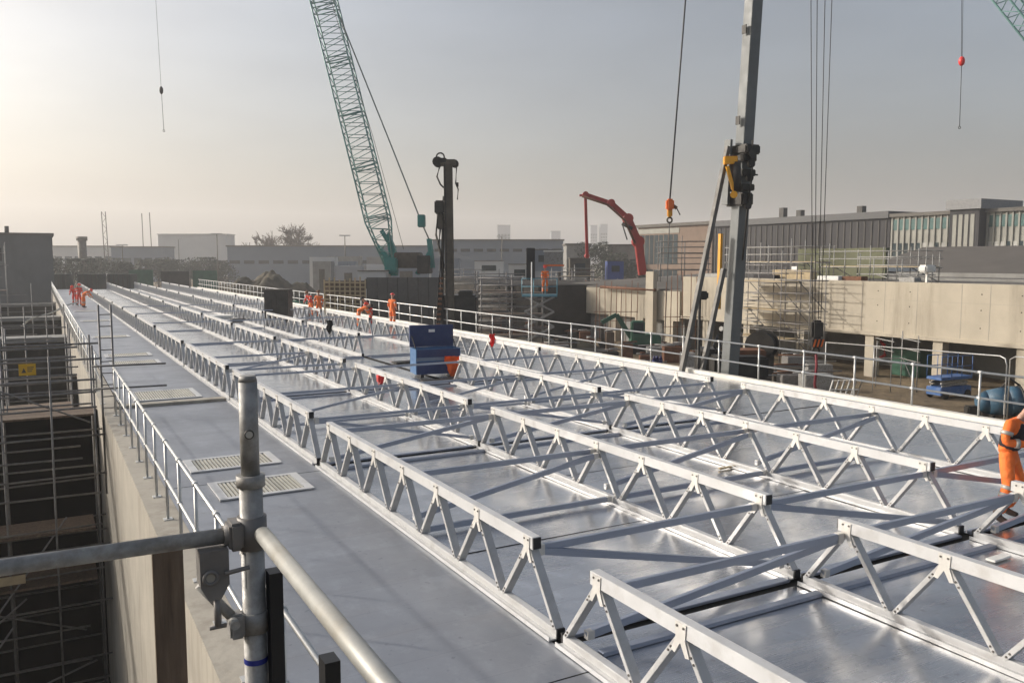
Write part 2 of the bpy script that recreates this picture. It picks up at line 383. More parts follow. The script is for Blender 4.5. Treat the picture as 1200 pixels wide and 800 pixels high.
# ================================================================== TRUSSES
NODE = 1.115; NT = 7
def make_truss():
    """local origin: centre of the unit on the deck; unit runs along Y"""
    t = empty('lattice_truss', (0, 0, 0), 'x', 'roof truss', 'aluminium lattice trusses in four rows on the deck')
    zt, zb, dx = .86, .735, .05
    half = NODE*(NT-1)/2
    MB().box((-dx, -half-.11, zb), (dx, half+.11, zt), .004).build('top_beam', M_beam, t)
    for sgn in (-1, 1):
        y = sgn*(half+.11)
        MB().box((-dx+.006, min(y, y+sgn*.012), zb+.006), (dx-.006, max(y, y+sgn*.012), zt-.006)).build('end_cap', M_black, t)
    L2 = NODE*NT/2
    bc = MB(); bc.box((-.13, -L2, -.008), (.13, L2, .008)); bc.box((-.045, -L2, .008), (.035, L2, .085), .004); bc.box((-.13, -L2, .008), (-.118, L2, .035))
    bc.build('bottom_chord', M_beam, t)
    for sgn in (-1, 1):
        y = sgn*L2; MB().box((-.05, min(y, y+sgn*.02), .0), (.04, max(y, y+sgn*.02), .10)).build('chord_end_block', M_black, t)
    dproto = {}
    for i in range(NT):
        yt = (i-(NT-1)/2)*NODE
        for sgn in (-1, 1):
            if sgn not in dproto:
                a = Vector((0, sgn*.045, zb-.02)); b = Vector((0, sgn*(NODE/2-.035), .075))
                d = MB(); d.bar(a, b, .048, .096, XV, .003)
                o = d.build('diagonal', M_web, t); dproto[sgn] = o
                ax = Vector((-.048, 0, 0))
                for f in (.15, .215, .89, .95):
                    p = a.lerp(b, f); MB().tube(p+Vector((-.047, 0, 0)), p+Vector((-.056, 0, 0)), .0105, 6).build('bolt', M_bolt, o)
                o.location = (0, yt, 0)
            else:
                o = copy_tree(dproto[sgn], t); o.location = (0, yt, 0)
        g_ = MB(); g_.prism([(-.0525, yt-.062, zt-.012), (-.0525, yt+.062, zt-.012), (-.0525, yt+.055, zb-.01), (-.0525, yt+.105, zb-.13), (-.0525, yt+.06, zb-.14), (-.0525, yt, zb-.04), (-.0525, yt-.06, zb-.14), (-.0525, yt-.105, zb-.13), (-.0525, yt-.055, zb-.01)], (-.006, 0, 0))
        go = g_.build('gusset_plate', M_gus, t)
        for by, bz in ((-.038, zt-.04), (.038, zt-.04)):
            MB().tube((-.0585, yt+by, bz), (-.066, yt+by, bz), .0105, 6).build('bolt', M_bolt, go)
    return t
proto = make_truss()
ROWL = ['in the leftmost row', 'in the second row from the left', 'in the third row from the left', 'in the row nearest the right handrail']
first = True; TR = {}
for r, X in enumerate(ROWX):
    cnt = 0
    for k in range(-1, 14):
        yc = Y0+PITCHY*(k+.5)
        if yc+4 > DK1 or not any(inview((X, yc+q, .5), 0) for q in (-3.8, -2, 0, 2, 3.8)): continue
        if (r, k) == (2, 2): continue      # the tool box stands in this gap
        o = proto if first else copy_tree(proto, None, ('bolt',) if k > 2 else ()); first = False
        o.location = (X, yc+random.uniform(-.06, .06), 0.004); o.rotation_euler.z = random.uniform(-.0016, .0016)
        cnt += 1
        o['label'] = ('white aluminium lattice truss nearest the camera ' if cnt == 1 else 'white aluminium lattice truss, %s from the camera ' % ORD[cnt-1])+ROWL[r]
        TR[(r, k)] = cnt

# ================================================================== BRACING between the rows
BT = ['first and second', 'second and third', 'third and fourth']
def brace(a, b, kind, r, k, where):
    if not (inview(a, 30) or inview(b, 30)): return
    n = max(1, k+2)
    m = MB(); m.bar(a, b, *((.052, .075) if k < 1 else (.042, .055)), ZV, .004)
    d = (Vector(b)-Vector(a)).normalized()
    o = m.build('bracing_strut', M_strut, label='%s strut between the %s truss rows, %s of the %s units' % (kind, BT[r], where, ORD[n-1]), cat='strut', group='bracing struts crossing between the truss rows')
    if k < 4:
        for p, s_ in ((Vector(a), 1), (Vector(b), -1)):
            MB().box(p+d*s_*.04-Vector((.04, .035, .042)), p+d*s_*.04+Vector((.04, .035, .042)), .004).build('bracket', M_gus, o)
for r in range(3):
    xa, xb = ROWX[r]+.07, ROWX[r+1]-.075
    for k in range(-1, 7):
        y0 = Y0+PITCHY*k; yn = y0+.62; ym = y0+PITCHY*.5; yf = y0+PITCHY-.62
        if k == 2 and r >= 1: continue
        if k >= 5:
            brace((xa, ym, .70), (xb, ym, .70), 'level upper', r, k, 'middle'); continue
        if k == 4:
            brace((xa, ym, .70), (xb, ym, .70), 'level upper', r, k, 'middle'); continue
        brace((xa, yn, .70), (xb, yn, .70), 'level upper', r, k, 'near end')
        if k < 2:
            brace((xa, yn, .68), (xb, yn-.45, .14), 'slanting', r, k, 'near end')
            brace((xa, yf, .70), (xb, yf, .70), 'level upper', r, k, 'far end')
        if k < 1: brace((xa, yf+.35, .14), (xb, yf, .68), 'slanting', r, k, 'far end')
        if 0 <= k < 3:
            brace((xa, ym+.0, .70), (xb, ym+.0, .70), 'level upper', r, k, 'middle')
            brace((xa, ym-.10, .14), (xb, ym-.10, .66), 'slanting', r, k, 'middle')
            if k < 2: brace((xa, ym-.45, .07), (xb, ym-.45, .07), 'low level', r, k, 'middle')

# ================================================================== HATCHES on the walkway
def hatch(x0, x1, y, d, z, lab):
    t = empty('floor_grille', ((x0+x1)/2, y, z), lab, 'grille', 'ventilation grilles set in the left walkway')
    f = MB(); wd = .10
    f.box((x0, y, z), (x1, y+wd, z+.022)); f.box((x0, y+d-wd, z), (x1, y+d, z+.022)); f.box((x0, y+wd, z), (x0+wd*1.3, y+d-wd, z+.022)); f.box((x1-wd*1.3, y+wd, z), (x1, y+d-wd, z+.022))
    f.build('frame', M_beam, t)
    MB().box((x0+.05, y+.05, z+.001), (x1-.05, y+d-.05, z+.004)).build('tray', mat('grille_tray', (.16, .15, .12), .7), t)
    s_ = MB(); x = x0+wd*1.3+.02
    while x < x1-wd*1.3-.03:
        s_.box((x, y+wd, z+.004), (x+.035, y+d-wd, z+.018)); x += .062
    s_.build('grating', mat('grating_bars', (.55, .53, .46), .45, .5), t)
hatch(2.22, 3.66, 12.98, 1.12, -.004, 'louvred metal grille in the left walkway nearest the camera')
hatch(2.10, 3.64, 14.95, 1.0, -.004, 'louvred metal grille in the left walkway, second from the camera')
hatch(1.95, 3.6, 23.1, 1.7, .034, 'bright louvred grille just beyond the walkway step')
for i, y in enumerate((31.5, 34.2, 43, 55, 66)):
    hatch(2.0, 3.6, y, 1.2, .034, 'bright louvred grille on the far walkway, %s beyond the step' % ORD[i+1])

# ================================================================== HANDRAILS
def handrail(name, X, ya, yb, step, zs, zb, lab, r=.022, foot=True, m=M_rail, n=8):
    t = empty(name, (X, ya, zb), lab, 'handrail')
    nm = ['mid_rail', 'top_rail']
    for i, z in enumerate(zs):
        MB().tube((X, ya, z), (X, yb, z), r, n).build(nm[min(i, 1)], m, t)
    y = ya+.15
    while y < yb:
        p = MB(); p.tube((X, y, zb), (X, y, zs[-1]), r*.95, n)
        po = p.build('post', m, t)
        if y < 60:
            for z in zs: MB().tube((X, y-.05, z), (X, y+.05, z), r*1.45, n).build('fitting', m, po)
            if foot: MB().box((X-.06, y-.06, zb), (X+.06, y+.06, zb+.012)).build('base_plate', m, po)
        y += step
    return t
handrail('handrail', 1.42, 1.9, 21.7, 1.30, (.55, 1.10), -.014, 'two rail galvanised handrail along the near left edge of the walkway')
handrail('handrail', 1.25, 23.4, 117, 2.4, (.55, 1.05), -.02, 'two rail galvanised handrail along the far left edge beyond the scaffold')
handrail('handrail', 18.35, 2.775, 118, 1.675, (.52, 1.10), .10, 'long two rail galvanised handrail along the right edge of the deck', r=.026, foot=False)

# ================================================================== FOREGROUND SCAFFOLD GUARDRAIL
post0 = W(296, 640, 1.77); fx, fy = post0.x, post0.y
t = empty('scaffold_guardrail', (fx, fy, 0), 'close galvanised scaffold post with two guard rails in the left foreground', 'scaffold')
zc = 3.02
p = MB(); p.tube((fx, fy, -.0), (fx, fy, 3.14), .0245, 24); p.tube((fx, fy, 3.12), (fx, fy, 3.145), .030, 24)
p.tube((fx, fy, 3.145), (fx, fy, 3.345), .0195, 24); p.tube((fx, fy, 3.345), (fx, fy, 3.358), .0195, 24, .0165)
po = p.build('post', M_galv, t)
d_ = (C0-Vector((fx, fy, 3.245))); d_.z = 0; d_.normalize()
pn = MB(); pn.tube(Vector((fx, fy, 3.235))+d_*.0185, Vector((fx, fy, 3.235))+d_*.0215, .0075, 14); pn.build('pin_hole', mat('pin_steel', (.55, .54, .5), .4, .5), po)
MB().ring(Vector((fx, fy, 3.235))+d_*.0195, d_, .0085, .002, 16, 6).build('pin_ring', M_bolt, po)
tp = MB(); tp.tube((fx, fy, 2.730), (fx, fy, 2.742), .0251, 24, caps=False); tp.build('blue_tape', mat('blue_tape', (.02, .03, .22), .5), po)
q = MB(); q.tube((fx-.035, fy+.0, zc), (fx-1.6, fy+.05, zc-.0), .0165, 24); q.build('guard_rail', M_galv, t)
q = MB(); q.tube((fx+.012, fy-.045, zc+.005), (fx+.012, fy-1.35, zc+.005), .0170, 24); q.build('guard_rail', mat('lit_worn_tube', (.33, .33, .31), .5, .25, .15, 10, .03, 50, dirt=((.25, .2, .12), 6, .5)), t)
# couplers
c = MB(); c.tube((fx, fy, zc-.035), (fx, fy, zc+.035), .031, 20); c.box((fx-.052, fy-.03, zc-.03), (fx-.022, fy+.03, zc+.03), .006); c.tube((fx-.06, fy, zc), (fx-.028, fy, zc), .022, 20)
c.build('coupler', M_galv_dk, t)
c = MB(); c.tube((fx, fy, zc-.22), (fx, fy, zc-.175), .029, 20); c.box((fx-.055, fy-.022, zc-.225), (fx-.024, fy+.018, zc-.170), .005); c.tube((fx-.05, fy-.025, zc-.18), (fx-.05, fy-.05, zc-.18), .010, 10)
c.tube((fx-.05, fy-.005, zc-.175), (fx-.11, fy+.01, zc-.10), .011, 10)
c.build('collar', M_galv, t)
c = MB(); bx = fx-.085
c.prism([(bx-.028, fy-.03, zc-.02), (bx+.030, fy-.03, zc-.02), (bx+.030, fy-.03, zc-.095), (bx+.012, fy-.03, zc-.125), (bx-.012, fy-.03, zc-.125), (bx-.028, fy-.03, zc-.095)], (0, .05, 0))
c.tube((bx+.005, fy-.02, zc-.125), (bx+.005, fy-.02, zc-.185), .007, 8); c.tube((bx-.012, fy-.02, zc-.187), (bx+.022, fy-.02, zc-.187), .005, 8)
c.tube((bx+.02, fy-.035, zc-.07), (bx+.07, fy-.035, zc-.065), .005, 8); c.ring((bx-.008, fy-.034, zc-.075), (0, 1, 0), .013, .004)
cb = c.build('clamp', M_galv_dk, t)
MB().tube((bx-.008, fy-.031, zc-.075), (bx-.008, fy-.0325, zc-.075), .012, 16).build('clamp_hole', M_conc, cb)
for x, top in ((321, 668), (386, 770)):
    P = W(x, top, 1.77 if x < 350 else 1.45); c = MB(); c.box((P.x-.014, P.y-.02, 0), (P.x+.014, P.y+.02, P.z)); c.build('toe_stanchion', M_black, t)  # backlit scaffold posts; black colour carries their shade
MB().box((-2.2, 1.55, -.08), (.55, 2.3, -.02)).build('scaffold_boards', M_wood, t)
# timber upright standing in the pit
P = W(197, 660, 5.0)
MB().box((P.x-.09, P.y-.02, PZ+.06), (P.x+.085, P.y+.02, P.z+.08)).build('timber_upright', M_wood, label='brown timber board upright in the pit beside the tank wall', cat='timber board')

# ================================================================== PIT SCAFFOLD
def scaffold(name, lab, xs_, ys_, z0, levels, boards, r=.024, m=M_galv_dk, group=None, ztop=None, brace_every=2, m2=None):
    cx_ = sum(xs_)/len(xs_); t = empty(name, (cx_, ys_[0], z0), lab, 'scaffold', group)
    zt = ztop if ztop else max(levels)+.3
    for x in xs_:
        for y in ys_:
            MB().tube((x, y, z0), (x, y, zt+random.uniform(-.2, .35)), r, 7).build('standard', m2 or m, t)
    for z in levels:
        for y in ys_:
            MB().tube((min(xs_)-.25, y-.05, z+random.uniform(-.10, .10)), (max(xs_)+random.choice((.2, .05, -.3)), y-.05, z+random.uniform(-.10, .10)), r, 7).build('ledger', m2 or m, t)
    for i, (a, b) in enumerate(zip(xs_, xs_[1:])):
        if i % brace_every == 0 and len(levels) > 2:
            MB().tube((a, ys_[0]-.09, z0+.3), (b, ys_[0]-.09, min(levels[-1], z0+.3+abs(b-a)*1.4)), r, 7).build('brace', m, t)
    for z in boards:
        MB().box((min(xs_), ys_[0]+.02, z), (max(xs_), ys_[-1]-.02, z+.05)).build('platform', M_wood, t)
    return t
sc1 = scaffold('pit_scaffold', 'wide tube scaffold across the dark pit with boarded platform', [-12.5, -10.1, -7.7, -5.3, -2.9, -.9, 1.0], [22.1, 23.3], PZ+.06,
         [-7.2, -6.5, -5.9, -5.1, -4.5, -3.8, -3.1, -2.7, -1.9, -1.5, -.95, -.55, .12, .45, .8, 1.2, 1.5], [-.06], ztop=1.75)
for x in (-12, -9, -6.5, -4, -1.6): MB().tube((x, 22.0, -3.1), (x, 22.0, -2.7), .02, 6).build('guard_post', M_galv_dk, sc1)
for a, b in (((-4.6, 22.0, -7.5), (-.6, 22.0, -4.2)), ((-5, 22.0, -3), (.6, 22.0, -5.2)), ((-7, 22.0, 1.2), (-4, 22.0, -1.4)), ((-1.8, 22.0, -6.8), (.8, 22.0, -6.0)), ((-6, 22.0, -6), (-3, 22.0, -1)), ((-3, 22.0, -7), (.3, 22.0, -2.4)), ((-9, 22, -1.5), (-5, 22, -4.5)), ((-2.2, 22, 1.3), (.9, 22, -.2))): MB().tube(a, b, .022, 6).build('brace', M_galv_dk, sc1)
MB().box((-13, 25, PZ+.06), (1.19, 25.3, -.4)).build('void_back_wall', mat('void_shade_black', (.012, .011, .010), .9, 0, .3, .8, spec=.05), label='back wall coloured near-black for the shaded void behind the pit scaffold', cat='wall')  # near-black colour stands in for the shade deep in the pit
for x, xo in ((.95, 0), (1.22, .27)):
    pass
t = empty('ladder_frame', (1.15, 22.2, 0), 'twin pole ladder frame rising at the walkway step', 'ladder')
for x in (1.18, 1.45): MB().tube((x, 22.2, -2), (x, 22.2, 2.55), .024, 8).build('pole', M_galv_dk, t)
for i in range(15): MB().tube((1.18, 22.2, -1.6+.28*i), (1.45, 22.2, -1.6+.28*i), .014, 6).build('rung', M_galv_dk, t)
MB().tube((1.0, 22.0, 1.12), (2.6, 22.0, 1.10), .024, 8).build('outrigger', M_galv_dk, t); MB().tube((1.0, 22.0, .58), (2.6, 22.0, .56), .024, 8).build('outrigger', M_galv_dk, t)
for x in (-11.3, -8.9, -6.5, -4.1, -1.9, .05): MB().tube((x, 21.95, PZ+.06), (x+.05, 21.95, random.choice((-.3, .9, 1.4))), .024, 7).build('standard', M_galv_dk, sc1)
for z, x0_, x1_ in ((-2.78, -7, .9), (-5.25, -12, -2), (-4.0, -3.2, .9)): MB().box((x0_, 21.98, z), (x1_, 23.2, z+.05)).build('platform', M_wood, sc1)
for x, z in ((-3.5, -2.5), (-1.2, -3.7), (-5.0, -4.9)): MB().box((x-.5, 21.93, z-.1), (x+.6, 21.96, z+.1)).build('toe_board', M_ply, sc1)
# sign on the scaffold
P = PY(32, 433, 21.95)
t = empty('warning_sign', P, 'small yellow warning sign tied to the pit scaffold', 'sign')
MB().box((P.x-.17, 21.94, P.z-.13), (P.x+.17, 21.955, P.z+.13)).build('board', mat('sign_yellow', (.62, .36, .02), .6), t)
s_ = MB(); s_.prism([(P.x-.12, 21.938, P.z-.07), (P.x-.02, 21.938, P.z-.07), (P.x-.07, 21.938, P.z+.04)], (0, .001, 0))
for i in range(3): s_.box((P.x+.0, 21.937, P.z+.04-.045*i), (P.x+.13-.02*i, 21.939, P.z+.06-.045*i))
s_.build('marking', M_bolt, t)
# second row of scaffolds farther along the pit
scaffold('pit_scaffold', 'low tube scaffold along the nearest cross wall of the pit', [-14, -11, -8, -5, -2, .2], [46.5], PZ+.06, [-2.2, -1.2, -.2, .5, 1.0], [], ztop=1.3)
scaffold('pit_scaffold', 'tube scaffold in front of the middle cross wall of the pit', [-20, -16, -12, -8, -4, -.5], [63.5], PZ+.06, [-1.2, -.2, .6, 1.3], [], ztop=2.0)
scaffold('pit_scaffold', 'tall tube scaffold before the far concrete block at left', [-20, -17, -14, -11, -8, -5, -2.5], [84, 86], PZ+.06, [-1, 1, 2.2, 3.2, 4.2], [1.0], ztop=5)
scaffold('pit_scaffold', 'dense tube scaffold just behind the boarded pit scaffold', [-13, -10.6, -8.2, -5.8, -3.4, -1.0, .7], [28.5, 30], PZ+.06, [-3.2, -2.4, -1.6, -.8, -.1, .5, 1.0], [-.9], ztop=1.6)
scaffold('pit_scaffold', 'tube scaffold midway between the boarded scaffold and nearest cross wall', [-15, -12, -9, -6, -3, -.6, .8], [38.5], PZ+.06, [-3, -2, -1.1, -.3, .4, 1.0], [], ztop=1.5)
scaffold('pit_scaffold', 'distant tube scaffold behind the nearest cross wall of the pit', [-18, -14, -10, -6, -2, .6], [56], PZ+.06, [-1.2, -.2, .6, 1.2], [], ztop=1.9)
# tarpaulin sheet by the wall
P = PY(64, 368, 60)
m = MB(); n_ = 10
for i in range(n_):
    a = i/n_; b = (i+1)/n_
    f_ = lambda u: P+XV*(-1.9+3.2*u)+ZV*(-.7+1.4*u**.7+.08*math.sin(9*u))
    m.quad(f_(a), f_(b), f_(b)+Vector((.1, 1.5, -.1)), f_(a)+Vector((.1, 1.5, -.1)))
bmesh.ops.remove_doubles(m.bm, verts=m.bm.verts, dist=1e-4)
bmesh.ops.solidify(m.bm, geom=list(m.bm.faces), thickness=.04)
m.build('tarpaulin', M_white, label='pale curled tarpaulin on the pit edge beside the handrail', cat='tarpaulin')

# ================================================================== PEOPLE
def skin_mesh(name, chains, mt, parent, root=0, sub=1):
    """chains: list of lists of (pos, radius); points that coincide are welded; one continuous surface"""
    vs_, es_, rad = [], [], []
    def idx(p, r):
        for i, v in enumerate(vs_):
            if (v-p).length < 1e-4: return i
        vs_.append(p); rad.append(r); return len(vs_)-1
    for ch in chains:
        ids = [idx(Vector(p), r) for p, r in ch]
        es_ += list(zip(ids, ids[1:]))
    me = bpy.data.meshes.new(name); me.from_pydata([tuple(v) for v in vs_], es_, []); me.update()
    o = bpy.data.objects.new(name, me); COL.objects.link(o)
    md = o.modifiers.new('skin', 'SKIN'); md.use_smooth_shade = True; md.branch_smoothing = .6
    sv = me.skin_vertices[0].data
    for i, r in enumerate(rad):
        rr = r if isinstance(r, tuple) else (r, r); sv[i].radius = rr; sv[i].use_root = (i == root)
    o.modifiers.new('sub', 'SUBSURF').levels = sub; o.modifiers['sub'].render_levels = sub
    dg = bpy.context.evaluated_depsgraph_get(); nm = bpy.data.meshes.new_from_object(o.evaluated_get(dg))
    bpy.data.objects.remove(o); bpy.data.meshes.remove(me)
    nm.name = name; nm.materials.clear(); nm.materials.append(mt)
    for p_ in nm.polygons: p_.use_smooth = True; p_.material_index = 0
    o = bpy.data.objects.new(name, nm); COL.objects.link(o); o.parent = parent
    return o
def V(*a): return Vector(a)
BASE = dict(pel=V(0, 0, .95), wst=V(0, 0, 1.10), chs=V(0, .0, 1.32), nck=V(0, .0, 1.48), hed=V(0, .03, 1.64),
            shL=V(-.19, 0, 1.42), elL=V(-.25, -.03, 1.13), wrL=V(-.24, .08, .90), shR=V(.19, 0, 1.42), elR=V(.25, -.03, 1.13), wrR=V(.24, .08, .90),
            hpL=V(-.10, 0, .92), knL=V(-.11, .03, .50), anL=V(-.12, 0, .09), toL=V(-.13, .17, .04), hpR=V(.10, 0, .92), knR=V(.11, .03, .50), anR=V(.12, 0, .09), toR=V(.13, .17, .04))
def person(loc, rz, lab, pose={}, suit=M_hivis, vest=None, helmet=M_white, hands=False, band=True, bend=None, trousers=None, scale=1.0):
    J = {k: v.copy() for k, v in BASE.items()}
    if bend:      # lean the upper body forward about the hips
        rot = Matrix.Rotation(-R(bend), 3, 'X')
        for k in ('wst', 'chs', 'nck', 'hed', 'shL', 'shR', 'elL', 'elR', 'wrL', 'wrR'):
            J[k] = J['pel']+rot @ (J[k]-J['pel'])
        for s_ in 'LR':
            J['el'+s_] = J['sh'+s_]+V(0, .10, -.26); J['wr'+s_] = J['el'+s_]+V(0, .16, -.18)
    J.update({k: V(*v) for k, v in pose.items()})
    t = empty('person', loc, lab, 'person'); t.rotation_euler.z = rz; t.scale = (scale,)*3
    hd = J['hed']; nd = (hd-J['nck']).normalized()
    body = [[(J['pel'], .085), (J['wst'], (.085, .07)), (J['chs'], (.10, .075)), (J['nck'], .056), (J['nck'].lerp(hd, .45), .056), (hd-nd*.02, (.078, .088)), (hd+nd*.085, (.062, .075))]]
    for s_ in 'LR':
        wr = J['wr'+s_]; dirh = (wr-J['el'+s_]).normalized(); palm = wr+dirh*.085
        body.append([(J['chs'], .10), (J['sh'+s_], .058), (J['el'+s_], .045), (wr, (.03, .026)), (palm, (.036, .018))])
        body.append([(J['pel'], .085), (J['hp'+s_], .075), (J['kn'+s_], .055), (J['an'+s_], .042), (J['to'+s_], .036)])
        if hands:
            side = dirh.cross(V(0, 0, 1)).normalized(); nrm = side.cross(dirh)
            inner = side if s_ == 'L' else -side
            for i, (o_, l_) in enumerate(((-.027, .068), (-.009, .078), (.009, .074), (.026, .058))):
                a = palm+side*o_*.6; b = palm+dirh*.035+side*o_; c_ = b+dirh*l_*.5-nrm*.012; e_ = c_+dirh*l_*.35-nrm*.03
                body.append([(palm, (.036, .018)), (b, .0095), (c_, .009), (e_, .0075)])
            a = wr+dirh*.03+inner*.03; b = a+inner*.03+dirh*.03-nrm*.01
            body.append([(wr, (.03, .026)), (a, .012), (b, .0095), (b+dirh*.03-nrm*.008, .008)])
    skin_mesh('body', body, M_skin, t)
    # face
    hf = V(0, 1, 0); hf = (hf-nd*hf.dot(nd)).normalized(); hs = nd.cross(hf)
    fc = MB(); fc.ball(hd+hf*.088-nd*.005, .016, (1, 1.2, 1.4), 1); fo = fc.build('nose', M_skin, None) if False else None; fc.bm.free()
    fm = MB()
    for e_ in (-1, 1): fm.ball(hd+hf*.078+hs*e_*.032+nd*.022, .011, (1, .6, .8), 1)
    o = bpy.data.objects.new('eye', fm.mesh('eye', M_white)); COL.objects.link(o); o.parent = t
    fm = MB(); fm.box(hd+hf*.083-nd*.05-hs*.024-V(0, .004, .004), hd+hf*.083-nd*.05+hs*.024+V(0, .004, .004))
    o = bpy.data.objects.new('mouth', fm.mesh('mouth', M_rust)); COL.objects.link(o); o.parent = t
    # clothes
    k = 1.16
    def mid(a, b, f): return a.lerp(b, f)
    up_t = (J['wst']-J['pel']).normalized()
    jk = [[(J['pel']-up_t*.06, (.158, .135)), (J['pel']+up_t*.06, (.155, .132)), (J['wst'], (.16, .13)), (J['chs'], (.185, .14)), (mid(J['chs'], J['nck'], .75), (.09, .085))]]
    for s_ in 'LR': jk.append([(J['chs'], (.185, .14)), (J['sh'+s_], .085), (J['el'+s_], .068), (mid(J['el'+s_], J['wr'+s_], .93), .050)])
    skin_mesh('jacket', jk, suit, t)
    tr = [[(J['pel']+up_t*.13, (.128, .11)), (J['pel']+up_t*.02, (.135, .115))]]
    for s_ in 'LR': tr.append([(J['pel']+up_t*.02, (.135, .115)), (mid(J['hp'+s_], J['kn'+s_], .22), .112), (J['kn'+s_], .088), (mid(J['kn'+s_], J['an'+s_], .5), .086), (mid(J['kn'+s_], J['an'+s_], .9), .080)])
    skin_mesh('trousers', tr, trousers or suit, t)
    for s_ in 'LR':
        a = J['an'+s_]; to = J['to'+s_]; d = (to-a); d.z = 0; d.normalize()
        skin_mesh('boot', [[(a+V(0, 0, .13), .066), (a+V(0, 0, .0), .062), (a+d*.08-V(0, 0, .03), (.052, .05)), (a+d*.18-V(0, 0, .045), (.050, .035))]], M_boot, t)
    if vest: skin_mesh('vest', [[(J['pel']+V(0, .02, .0), (.178, .160)), (J['wst']+V(0, .03, 0), (.182, .165)), (J['chs']+V(0, .03, 0), (.19, .165)), (mid(J['chs'], J['nck'], .6)+V(0, .02, 0), (.11, .10))]], vest, t)
    if band:
        rb = []
        for s_ in 'LR':
            rb += [(mid(J['kn'+s_], J['an'+s_], .10), J['an'+s_]-J['kn'+s_], .091), (mid(J['kn'+s_], J['an'+s_], .33), J['an'+s_]-J['kn'+s_], .089), (mid(J['sh'+s_], J['el'+s_], .55), J['el'+s_]-J['sh'+s_], .083), (mid(J['el'+s_], J['wr'+s_], .5), J['wr'+s_]-J['el'+s_], .066)]
        for c_, d, r_ in rb:
            d = d.normalized(); b_ = MB(); b_.tube(c_-d*.026, c_+d*.026, r_, 14)
            o = bpy.data.objects.new('reflective_band', b_.mesh('reflective_band', M_refl)); COL.objects.link(o); o.parent = t
    hm = MB(); hm.ball((0, 0, 0), .125, (.92, 1.08, .85), 3)
    bmesh.ops.bisect_plane(hm.bm, geom=list(hm.bm.verts)+list(hm.bm.edges)+list(hm.bm.faces), plane_co=(0, 0, 0), plane_no=(0, 0, -1), clear_outer=True)
    hm.tube((0, .02, -.004), (0, .02, .008), .135, 20)
    o = bpy.data.objects.new('helmet', hm.mesh('helmet', helmet)); COL.objects.link(o); o.parent = t
    o.location = hd+nd*.055; o.rotation_euler = V(0, 0, 1).rotation_difference(nd).to_euler()
    return t
P = G(1176, 606)
person((P.x, P.y, 0), R(195), 'worker in orange hi-vis suit and dark vest standing at the right edge',
       dict(hpL=(-.10, 0, .90), knL=(-.10, .16, .50), anL=(-.1, -.02, .09), toL=(-.1, .15, .04), hpR=(.10, 0, .90), knR=(.20, .10, .52), anR=(.36, .02, .09), toR=(.40, .18, .04),
            chs=(-.02, .07, 1.30), nck=(-.06, .13, 1.44), hed=(-.13, .22, 1.55), shR=(.20, .07, 1.40), shL=(-.20, .07, 1.40), elR=(.29, .03, 1.12), wrR=(.10, .30, 1.10), elL=(-.28, .05, 1.12), wrL=(-.06, .32, 1.13)),
       vest=M_dkcloth, hands=True, helmet=M_hired)
P = G(420, 386)
person((P.x, P.y, 0), R(-100), 'worker in orange suit bending over a truss in the distance', bend=62, helmet=M_dkcloth)
P = G(435, 383)
person((P.x, P.y, 0), R(70), 'worker in red and dark top crouching beside the bending worker', bend=35, suit=M_hired, vest=M_dkcloth, helmet=M_dkcloth)
P = G(460, 381)
person((P.x, P.y, 0), R(-60), 'upright worker in orange suit near the right handrail', helmet=M_redl)
P = G(365, 372)
person((P.x, P.y, 0), R(120), 'worker in red jacket leaning on the far handrail', suit=M_hired, bend=25, trousers=M_hivis, helmet=M_rust)
P = G(374, 374)
person((P.x, P.y, 0), R(150), 'worker in orange suit standing right of the leaning worker', helmet=M_rust)
for i, (x, y, lab, st) in enumerate(((88, 358, 'leftmost red clad worker in the far walkway group', M_hired), (93, 359, 'middle red clad worker in the far walkway group', M_hired), (98, 361, 'rightmost orange clad worker in the far walkway group', M_hivis))):
    P = G(x, y); person((P.x, P.y, .03), R(160+40*i), lab, suit=st, helmet=M_hired, bend=(40, 10, 55)[i], vest=st)

# ================================================================== THINGS ON THE DECK
# blue site box with lid up, orange jacket over its corner
A = G(487, 443); ang = R(-9)
ux = Vector((math.cos(ang), math.sin(ang), 0)); uy = Vector((-ux.y, ux.x, 0))
Lx, Ly, Hz = 1.42, .78, .78; o0 = A+ux*.02
t = empty('site_tool_box', o0+ux*Lx/2+uy*Ly/2, 'blue steel site tool box with its lid propped open', 'tool box')
c = o0+ux*Lx/2+uy*Ly/2
b = MB(); th = .02
z0 = .10
b.obox(c+ZV*(z0+.02), ux*Lx/2, uy*Ly/2, ZV*.02); b.obox(c+ZV*(z0+Hz*.5+.02)-uy*(Ly/2-th), ux*Lx/2, uy*th, ZV*(Hz/2-.02)); b.obox(c+ZV*(z0+Hz*.5+.02)+uy*(Ly/2-th), ux*Lx/2, uy*th, ZV*(Hz/2-.02))
b.obox(c+ZV*(z0+Hz*.5+.02)-ux*(Lx/2-th), ux*th, uy*(Ly/2-2*th-.001), ZV*(Hz/2-.02)); b.obox(c+ZV*(z0+Hz*.5+.02)+ux*(Lx/2-th), ux*th, uy*(Ly/2-2*th-.001), ZV*(Hz/2-.02))
b.build('body', M_blue, t)
MB().obox(c-uy*(Ly/2+.004)+ZV*(z0+Hz*.60), ux*(Lx/2-.01), uy*.004, ZV*.05).build('front_band', mat('faded_blue_band', (.16, .20, .26), .6), t)
MB().obox(c-uy*(Ly/2+.003)+ZV*(z0+Hz*.25), ux*(Lx/2-.03), uy*.003, ZV*.19).build('front_panel', M_navy, t)
MB().obox(c-uy*(Ly/2+.003)+ZV*(z0+Hz*.83), ux*(Lx/2-.03), uy*.003, ZV*.12).build('front_panel', M_navy, t)
lz = z0+Hz
